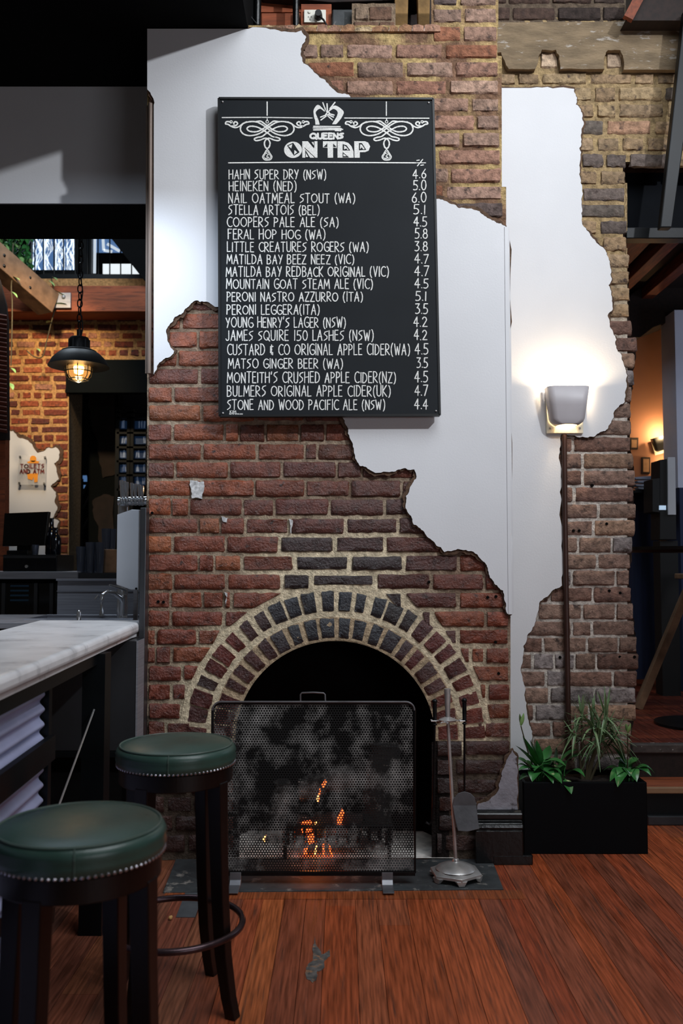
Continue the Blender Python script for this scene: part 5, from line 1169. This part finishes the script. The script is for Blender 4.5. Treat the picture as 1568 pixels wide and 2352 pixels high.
for x0, x1 in ((73,98),(100,124),(126,150),(151,171)):
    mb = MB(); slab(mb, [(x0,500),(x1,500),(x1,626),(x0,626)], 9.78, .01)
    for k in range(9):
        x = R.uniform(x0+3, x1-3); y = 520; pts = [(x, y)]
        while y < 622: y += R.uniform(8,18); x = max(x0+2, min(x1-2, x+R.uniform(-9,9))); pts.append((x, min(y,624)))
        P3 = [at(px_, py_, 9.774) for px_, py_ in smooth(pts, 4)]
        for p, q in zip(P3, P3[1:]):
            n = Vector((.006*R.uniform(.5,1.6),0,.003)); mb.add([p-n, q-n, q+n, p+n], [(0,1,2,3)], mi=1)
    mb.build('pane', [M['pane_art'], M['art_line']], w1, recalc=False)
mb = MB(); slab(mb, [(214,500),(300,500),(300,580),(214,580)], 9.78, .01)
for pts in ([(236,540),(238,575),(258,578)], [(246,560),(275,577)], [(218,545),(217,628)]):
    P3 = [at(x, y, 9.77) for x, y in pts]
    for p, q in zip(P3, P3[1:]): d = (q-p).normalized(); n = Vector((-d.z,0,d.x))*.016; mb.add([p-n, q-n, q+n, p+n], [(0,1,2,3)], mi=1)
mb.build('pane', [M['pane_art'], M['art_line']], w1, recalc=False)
mb = MB(); slab(mb, [(236,606),(345,606),(345,629),(236,629)], 9.9, .01); slab(mb, [(234,642),(345,642),(345,650),(234,650)], 9.9, .01); mb.build('sky_pane', M['pane_sky'], w1)
mb = MB()
for x in (95,103,112,121,128,140,154,164,214,220,228): slab(mb, [(x,643),(x+6,643),(x+6,648),(x,648)], 9.9, .01)
mb.build('sky_gap', M['pane_sky'], w1)
# ivy and hanging vines
def vine(label, pts, Y, leaves, name='hanging_vine'):
    P3 = [at(x, y, Y) for x, y in smooth(pts, 5)]; t = thing(name, label, 'vine', tuple(P3[-1]))
    mb = MB(); mb.tube(P3, .006, 6); mb.build('stem', M['stem'], t, smooth=True)
    for x, y, dx, dy, wd in leaves:
        mb = MB(); a = at(x, y, Y-.01); b = at(x+dx, y+dy, Y-.05); leaf(mb, a, b, wd, .01, 6); mb.build('leaf', M['leaf_pale'], t, smooth=True, recalc=False, angle=80)
vine('thin vine trailing down beside the diagonal brace at far left', [(30,560),(28,630),(26,660),(28,700),(27,780),(25,840)], 8.165, [(30,636,16,8,.024),(28,670,12,14,.018),(24,880,6,16,.024),(26,845,10,12,.02)])
vine('thin vine with pale leaves hanging between the brace and the lamp', [(118,640),(126,680),(128,700),(118,740),(108,780),(98,818),(80,820),(62,806)], 8.65, [(120,636,12,8,.022),(112,644,14,14,.02),(126,668,22,10,.03),(124,700,30,-2,.03),(106,742,14,-4,.022),(84,800,8,8,.02)])
iv = thing('ivy', 'mass of green ivy leaves spilling over the brace at upper left', 'ivy', tuple(at(30,600,9.3)))
mb = MB()
for k in range(240):
    x, y = R.uniform(-15, 72), R.uniform(535, 625)
    if y-578 > (x+30)*.85+16: continue
    a = at(x, y, 9.2+jit(.2)); b = a+Vector((jit(.06), jit(.04)-.02, -R.uniform(.03,.1))); leaf(mb, a, b, .024, .005, 4, mi=R.choice([0,0,1]))
mb.build('foliage', [M['leaf'], M['leaf_pale']], iv, smooth=True, recalc=False)
# louvred shutter pillar at the left edge
sh_ = thing('louvred_shutter', 'reddish brown louvred shutter at the left edge above the monitor', 'shutter', tuple(at(5,1010,7.2)))
mb = MB(); slab(mb, [(-60,640),(-2,640),(14,700),(18,740),(20,1010),(-60,1010)], 7.2, .03); mb.build('frame', M['timber_dark'], sh_)
for i in range(26):
    y = 725+i*10.5; mb = MB(); p, q = at(-40,y-6,7.17), at(16,y+3,7.17); mb.bar(p, q, .03, .012, up=(0,.7,.7)); mb.build('slat', M['louvre'], sh_)
mb = MB(); slab(mb, [(-60,1005),(12,1005),(10,1330),(-60,1330)], 7.25, .1); tag(mb.build('timber_post', M['timber'], bevel=.005), 'reddish brown timber post at the left edge behind the monitor', 'post')
# ------------------------------------------------------------------ pendant lamp
YL = 5.6; c = at(181, 838, YL)
lp = thing('pendant_lamp', 'black industrial pendant lamp with wire cage and lit amber glass', 'pendant lamp', (c.x, YL, c.z))
Rz = .19
prof = [(.19,-.012),(.186,-.004),(.165,.035),(.128,.072),(.085,.094),(.068,.10),(.068,.096),(.084,.089),(.126,.066),(.162,.03),(.182,-.006)]
mb = MB(); mb.lathe(prof, c, 40); mb.lathe([(.105,.082),(.108,.088),(.08,.10)], c, 40); mb.build('shade', M['lamp_black'], lp, smooth=True, recalc=False)
mb = MB(); mb.lathe([(.062,.09),(.064,.10),(.064,.16),(.055,.175),(.03,.18),(.0,.18)], c, 28)
for k in range(10):
    a = k*math.pi/5; mb.box(c+Vector((.062*math.cos(a)-.006,.062*math.sin(a)-.006,.1)), c+Vector((.062*math.cos(a)+.006,.062*math.sin(a)+.006,.158)))
mb.tube([c+Vector((0,0,.18)), c+Vector((0,0,.225))], .016, 10); mb.build('lamp_cap', M['lamp_black'], lp, smooth=True)
mb = MB(); mb.lathe([(.066,.06),(.074,.0),(.072,-.05),(.055,-.085),(.02,-.098),(.0,-.1)], c, 24); mb.build('glass_jar', M['amber'], lp, smooth=True)
mb = MB(); mb.lathe([(0,-.062),(.018,-.05),(.022,-.02),(.012,.02),(.01,.05)], c, 14); mb.build('bulb', M['bulb'], lp, smooth=True)
mb = MB()
for k in range(8):
    a = k*math.pi/4+.2; d = Vector((math.cos(a), math.sin(a), 0)); mb.tube([c+d*r+Vector((0,0,z_)) for r, z_ in ((.082,.02),(.086,-.03),(.078,-.075),(.05,-.102),(.0,-.112))], .003, 6)
for r, z_ in ((.084,.0),(.085,-.045),(.062,-.094)): mb.tube([c+Vector((r*math.cos(a), r*math.sin(a), z_)) for a in [i*math.pi/12 for i in range(24)]], .003, 6, closed=True)
mb.build('wire_cage', M['lamp_black'], lp, smooth=True)
mb = MB(); z_ = c.z+.225; i = 0
while z_ < 4.3:
    n_ = 14; L_ = .058; pts = []
    for k in range(n_):
        a = 2*math.pi*k/n_; u = .014*math.cos(a); v = L_/2*math.sin(a)+.0
        pts.append(Vector((c.x+(u if i % 2 else u*.25), YL+(u*.25 if i % 2 else u), z_+L_/2+v*.95)))
    mb.tube(pts, .0042, 6, closed=True); z_ += L_-.011; i += 1
mb.build('chain', M['iron'], lp, smooth=True)
mb = MB(); pts = [at(187+3*math.sin(i*1.1), 770-i*14, YL) for i in range(18)]; mb.tube(pts, .004, 6); mb.build('cord', M['rubber'], lp, smooth=True)
point('pendant_bulb', (c.x, YL, c.z-.115), 4, (1, .72, .4), .03)
# ================================================================== right hand room
UF = .37
mb = MB(); x0, x1 = at(1452,1715,4.98).x+.3, 4.4
y = 5.0
while y < 9.0: mb.box((x0-.3, y+.001, UF-.03), (x1, y+.089, UF+jit(.0006)), col=R.choice([S(104,44,28), S(118,54,34), S(92,40,28)])); y += .09
struct(mb.build('floor_upper', M['floor']))
st2 = thing('step', 'worn timber steps with pale nosings up to the right-hand room', 'steps', (2.0, 4.9, 0))
z1 = at(1520,1810,4.76).z; zt1 = z1
mb = MB(); mb.box((x0-.3,4.985,UF-.045),(x1,5.04,UF+.004)); mb.build('nosing', M['white_paint'], st2, bevel=.006)
mb = MB(); mb.box((x0-.3,5.0,zt1),(x1,5.03,UF-.045)); mb.build('riser', M['timber_dark'], st2)
mb = MB(); mb.box((x0-.3,4.775,zt1-.03),(x1,5.0,zt1)); mb.build('tread', M['timber'], st2)
mb = MB(); mb.box((x0-.3,4.76,zt1-.03),(x1,4.785,zt1+.002)); mb.build('nosing', M['brown_nosing'], st2, bevel=.005)
mb = MB(); mb.box((x0-.3,4.785,0),(x1,4.81,zt1-.03)); mb.build('riser', M['black_steel'], st2)
mb = MB(); mb.box((x0-.3,4.755,0),(x1,4.785,.05)); mb.build('skirting', M['dark_steel'], st2, bevel=.006)
YO = 7.7
mb = MB(); a, b = at(1400,700,YO), at(1600,1290,YO); mb.box((a.x-.3,YO,.37),(b.x+1.4,YO+.1,4.2)); struct(mb.build('wall_back_room', M['orange_wall']))
mb = MB(); a = at(1548,700,7.0); mb.box((a.x,7.0,at(1548,1120,7.0).z),(a.x+1.2,7.3,at(1548,712,7.0).z)); struct(mb.build('wall_pier', M['blue_wall']))
mb = MB(); a = at(1548,700,7.0); mb.box((a.x+.01,7.0,UF),(a.x+1.2,7.3,at(1548,1120,7.0).z)); struct(mb.build('wall_pier_base', M['deep_blue']))
mb = MB(); mb.box((1.2,4.9,3.62),(4.6,9.0,3.7)); struct(mb.build('ceiling_right', M['timber_dark']))
for (px_, py_, w_, h_, lb) in ((1500,585,.09,.10,'upper reddish ceiling rafter in the right-hand room'),(1535,632,.09,.09,'lower reddish ceiling rafter in the right-hand room'),(1455,560,.2,.06,'ceiling rafter nearest to the brick pier in the right-hand room')):
    a = gz(px_, py_, 3.57); mb = MB(); mb.box((a.x-w_/2, 4.95, 3.62-h_), (a.x+w_/2, 8.0, 3.6199)); tag(mb.build('rafter', M['rafter'], bevel=.004), lb, 'rafter')
mb = MB(); a = at(1436,790,7.4); mb.prism([at(x, y, 7.2) for x, y in ((1430,690),(1600,560),(1600,716),(1562,716),(1545,735),(1500,752),(1470,775),(1430,775))], (0,.35,0)); tag(mb.build('wall_plate_beam', M['timber_dark'], bevel=.01), 'dark heavy beam sloping across the top of the warm wall', 'beam')
mb = MB(); mb.bar(at(1438,700,7.6), at(1436,1300,7.6), .06, .05); struct(mb.build('trim_4', M['cream']))
c = at(1514,1020,YO-.03); sconce('wall_sconce', 'dark wall sconce glowing on the warm wall of the right-hand room', (c.x, YO-.03, c.z), .62, math.radians(-14), 'lamp_black')
point('sconce_bulb', (c.x+.01, YO-.10, c.z+.09), 8, (1, .66, .32), .02); point('sconce_bulb', (c.x+.03, YO-.08, c.z-.14), 1.6, (1, .66, .32), .02)
pf_ = thing('picture_frame', 'small dark picture frame on the warm wall by the brick pier', 'picture', tuple(at(1458,1030,YO-.02)))
mb = MB(); slab(mb, [(1447,1005),(1466,1005),(1465,1032),(1447,1032)], YO-.03, .03); mb.build('frame', M['timber_dark'], pf_, bevel=.003)
mb = MB(); slab(mb, [(1450,1010),(1462,1010),(1462,1028),(1450,1028)], YO-.034, .004); mb.build('print', M['timber_brown'], pf_)
pf_ = thing('picture_frame', 'larger faint dark frame low on the warm wall below the sconce', 'picture', tuple(at(1482,1085,YO-.02)))
mb = MB(); slab(mb, [(1474,1050),(1493,1050),(1493,1088),(1474,1088)], YO-.03, .03); mb.build('frame', M['timber_dark'], pf_, bevel=.003)
mb = MB(); slab(mb, [(1477,1054),(1490,1054),(1490,1084),(1477,1084)], YO-.034, .004); mb.build('print', M['timber_brown'], pf_)
rk = thing('serving_cabinet', 'black cabinet with a pale vertical strip against the blue pier', 'cabinet', tuple(at(1530,1200,6.8)))
mb = MB(); slab(mb, [(1515,1056),(1550,1052),(1553,1240),(1515,1240)], 6.75, .2); slab(mb, [(1498,1100),(1515,1098),(1515,1178),(1498,1176)], 6.75, .2); mb.build('body', M['lamp_black'], rk, bevel=.005)
mb = MB(); slab(mb, [(1533,1050),(1550,1050),(1552,1182),(1534,1182)], 6.735, .015); mb.build('pale_strip', M['white_plastic'], rk)
mb = MB(); slab(mb, [(1514,1161),(1529,1161),(1529,1171),(1514,1171)], 6.74, .01); mb.build('readout', M['ceramic_light'], rk)
mb = MB(); pa_ = at(1515,1242,6.78); pb_ = at(1556,1242,6.78); mb.box((pa_.x,6.78,UF+.0007),(pb_.x,6.93,pa_.z)); mb.build('pedestal', M['lamp_black'], rk)
mb = MB(); slab(mb, [(1455,1130),(1512,1126),(1515,1560),(1448,1560)], 7.3, .12); tag(mb.build('blue_curtain', M['deep_blue']), 'deep blue panel behind the table in the right-hand room', 'panel')
mb = MB()
for i, (x, y) in enumerate(((1456,1096),(1462,1104),(1458,1112),(1464,1119))): slab(mb, [(x,y),(x+38,y-3+i),(x+46,y+5+i),(x+4,y+4)], 7.1-.02*i, .1)
tag(mb.build('paper_stack', M['paper']), 'loose stack of pale papers under the glowing sconce', 'papers')
mb = MB(); slab(mb, [(1450,1126),(1514,1123),(1514,1130),(1450,1132)], 7.0, .3); tag(mb.build('paper_shelf', M['black_steel']), 'dark shelf carrying the pale papers', 'shelf')
tb_ = thing('bar_table', 'dark round high table inside the right-hand room', 'table', (2.2, 5.6, UF))
tz = at(1510,1256,5.6).z; cx_ = at(1590,1256,5.6).x
mb = MB(); mb.lathe([(0,-.035),(.36,-.035),(.38,-.02),(.38,0),(0,0)], (cx_, 5.6, tz), 40); mb.build('tabletop', M['dark_wood'], tb_, smooth=True)
mb = MB(); mb.tube([(cx_,5.6,UF+.03),(cx_,5.6,tz-.03)], .045, 14); mb.build('pedestal', M['iron'], tb_, smooth=True)
mb = MB(); mb.lathe([(.25,0),(.25,.015),(.05,.035),(0,.035)], (cx_,5.6,UF+.0008), 30); mb.build('foot', M['iron'], tb_, smooth=True)
sl = thing('timber_stool', 'timber stool with slanted leg under the table in the right-hand room', 'stool', (2.6, 5.8, UF))
p, q = at(1502,1540,6.2), at(1590,1330,6.2)
dz = (p.z-UF); 
mb = MB(); d = (q-p)/(q.z-p.z); p0 = p - d*(p.z-UF-.0005); mb.bar(p0, q, .05, .04, up=(0,1,0)); mb.build('leg', M['timber_brown'], sl, bevel=.003)
for sx, sy in ((.62,0),(.10,.28),(.55,.28)):
    mb = MB(); b_ = Vector((p0.x+sx, p0.y+sy, UF+.0005)); t_ = Vector((q.x+(.06 if sx < .3 else .24), q.y+sy*.6, q.z)); mb.bar(b_, t_, .05, .04, up=(0,1,0)); mb.build('leg', M['timber_brown'], sl, bevel=.003)
mb = MB(); mb.box((q.x-.03, q.y-.06, q.z-.002), (q.x+.32, q.y+.26, q.z+.035)); mb.build('seat', M['timber_brown'], sl, bevel=.006)
# opening frame: steel bar, leaning post, dark glass over the transom
fr = thing('steel_bracing', 'black steel frame with leaning post across the top-right opening', 'steel frame', tuple(at(1500,545,4.5)))
mb = MB(); a, b = at(1438,547,4.62), at(1660,522,4.62); mb.box((a.x,4.62,a.z),(b.x,4.70,b.z)); mb.build('crossbar', M['black_steel'], fr, bevel=.004)
mb = MB(); mb.prism([at(x, y, 4.42) for x, y in ((1516,522),(1543,522),(1612,20),(1572,20))], (0,.05,0)); mb.build('leaning_post', M['black_steel'], fr, bevel=.005)
mb = MB(); a, b = at(1440,374,4.72), at(1660,524,4.72); mb.box((a.x-.02,4.72,b.z),(b.x,4.73,a.z)); struct(mb.build('window_4', M['dark_pane']))
mb = MB(); mb.prism([at(x, y, 4.48) for x, y in ((1436,47),(1476,-30),(1660,-30),(1660,47))], (0,.11,0)); tag(mb.build('eaves_timber', M['timber_dark']), 'dark timber eaves above the cement band at top right corner', 'timber')
mb = MB(); mb.bar(at(1441,44,4.47), at(1482,-34,4.47), .05, .03, up=(0,1,0)); tag(mb.build('eaves_edge', M['rafter']), 'reddish timber edge board at the top right corner', 'timber')
# close the room behind what the photo shows
mb = MB(); mb.box((4.4,4.9,0),(4.5,9.0,4.2)); struct(mb.build('wall_far_right', M['soot']))

mb = MB(); mb.box((-4.2,4.9,-.05),(-.92,11.4,0)); struct(mb.build('floor_courtyard', M['hearth']))
mb = MB(); mb.box((-4.2,5.5,4.28),(-.95,5.7,4.5)); struct(mb.build('trim_5', M['timber_dark']))
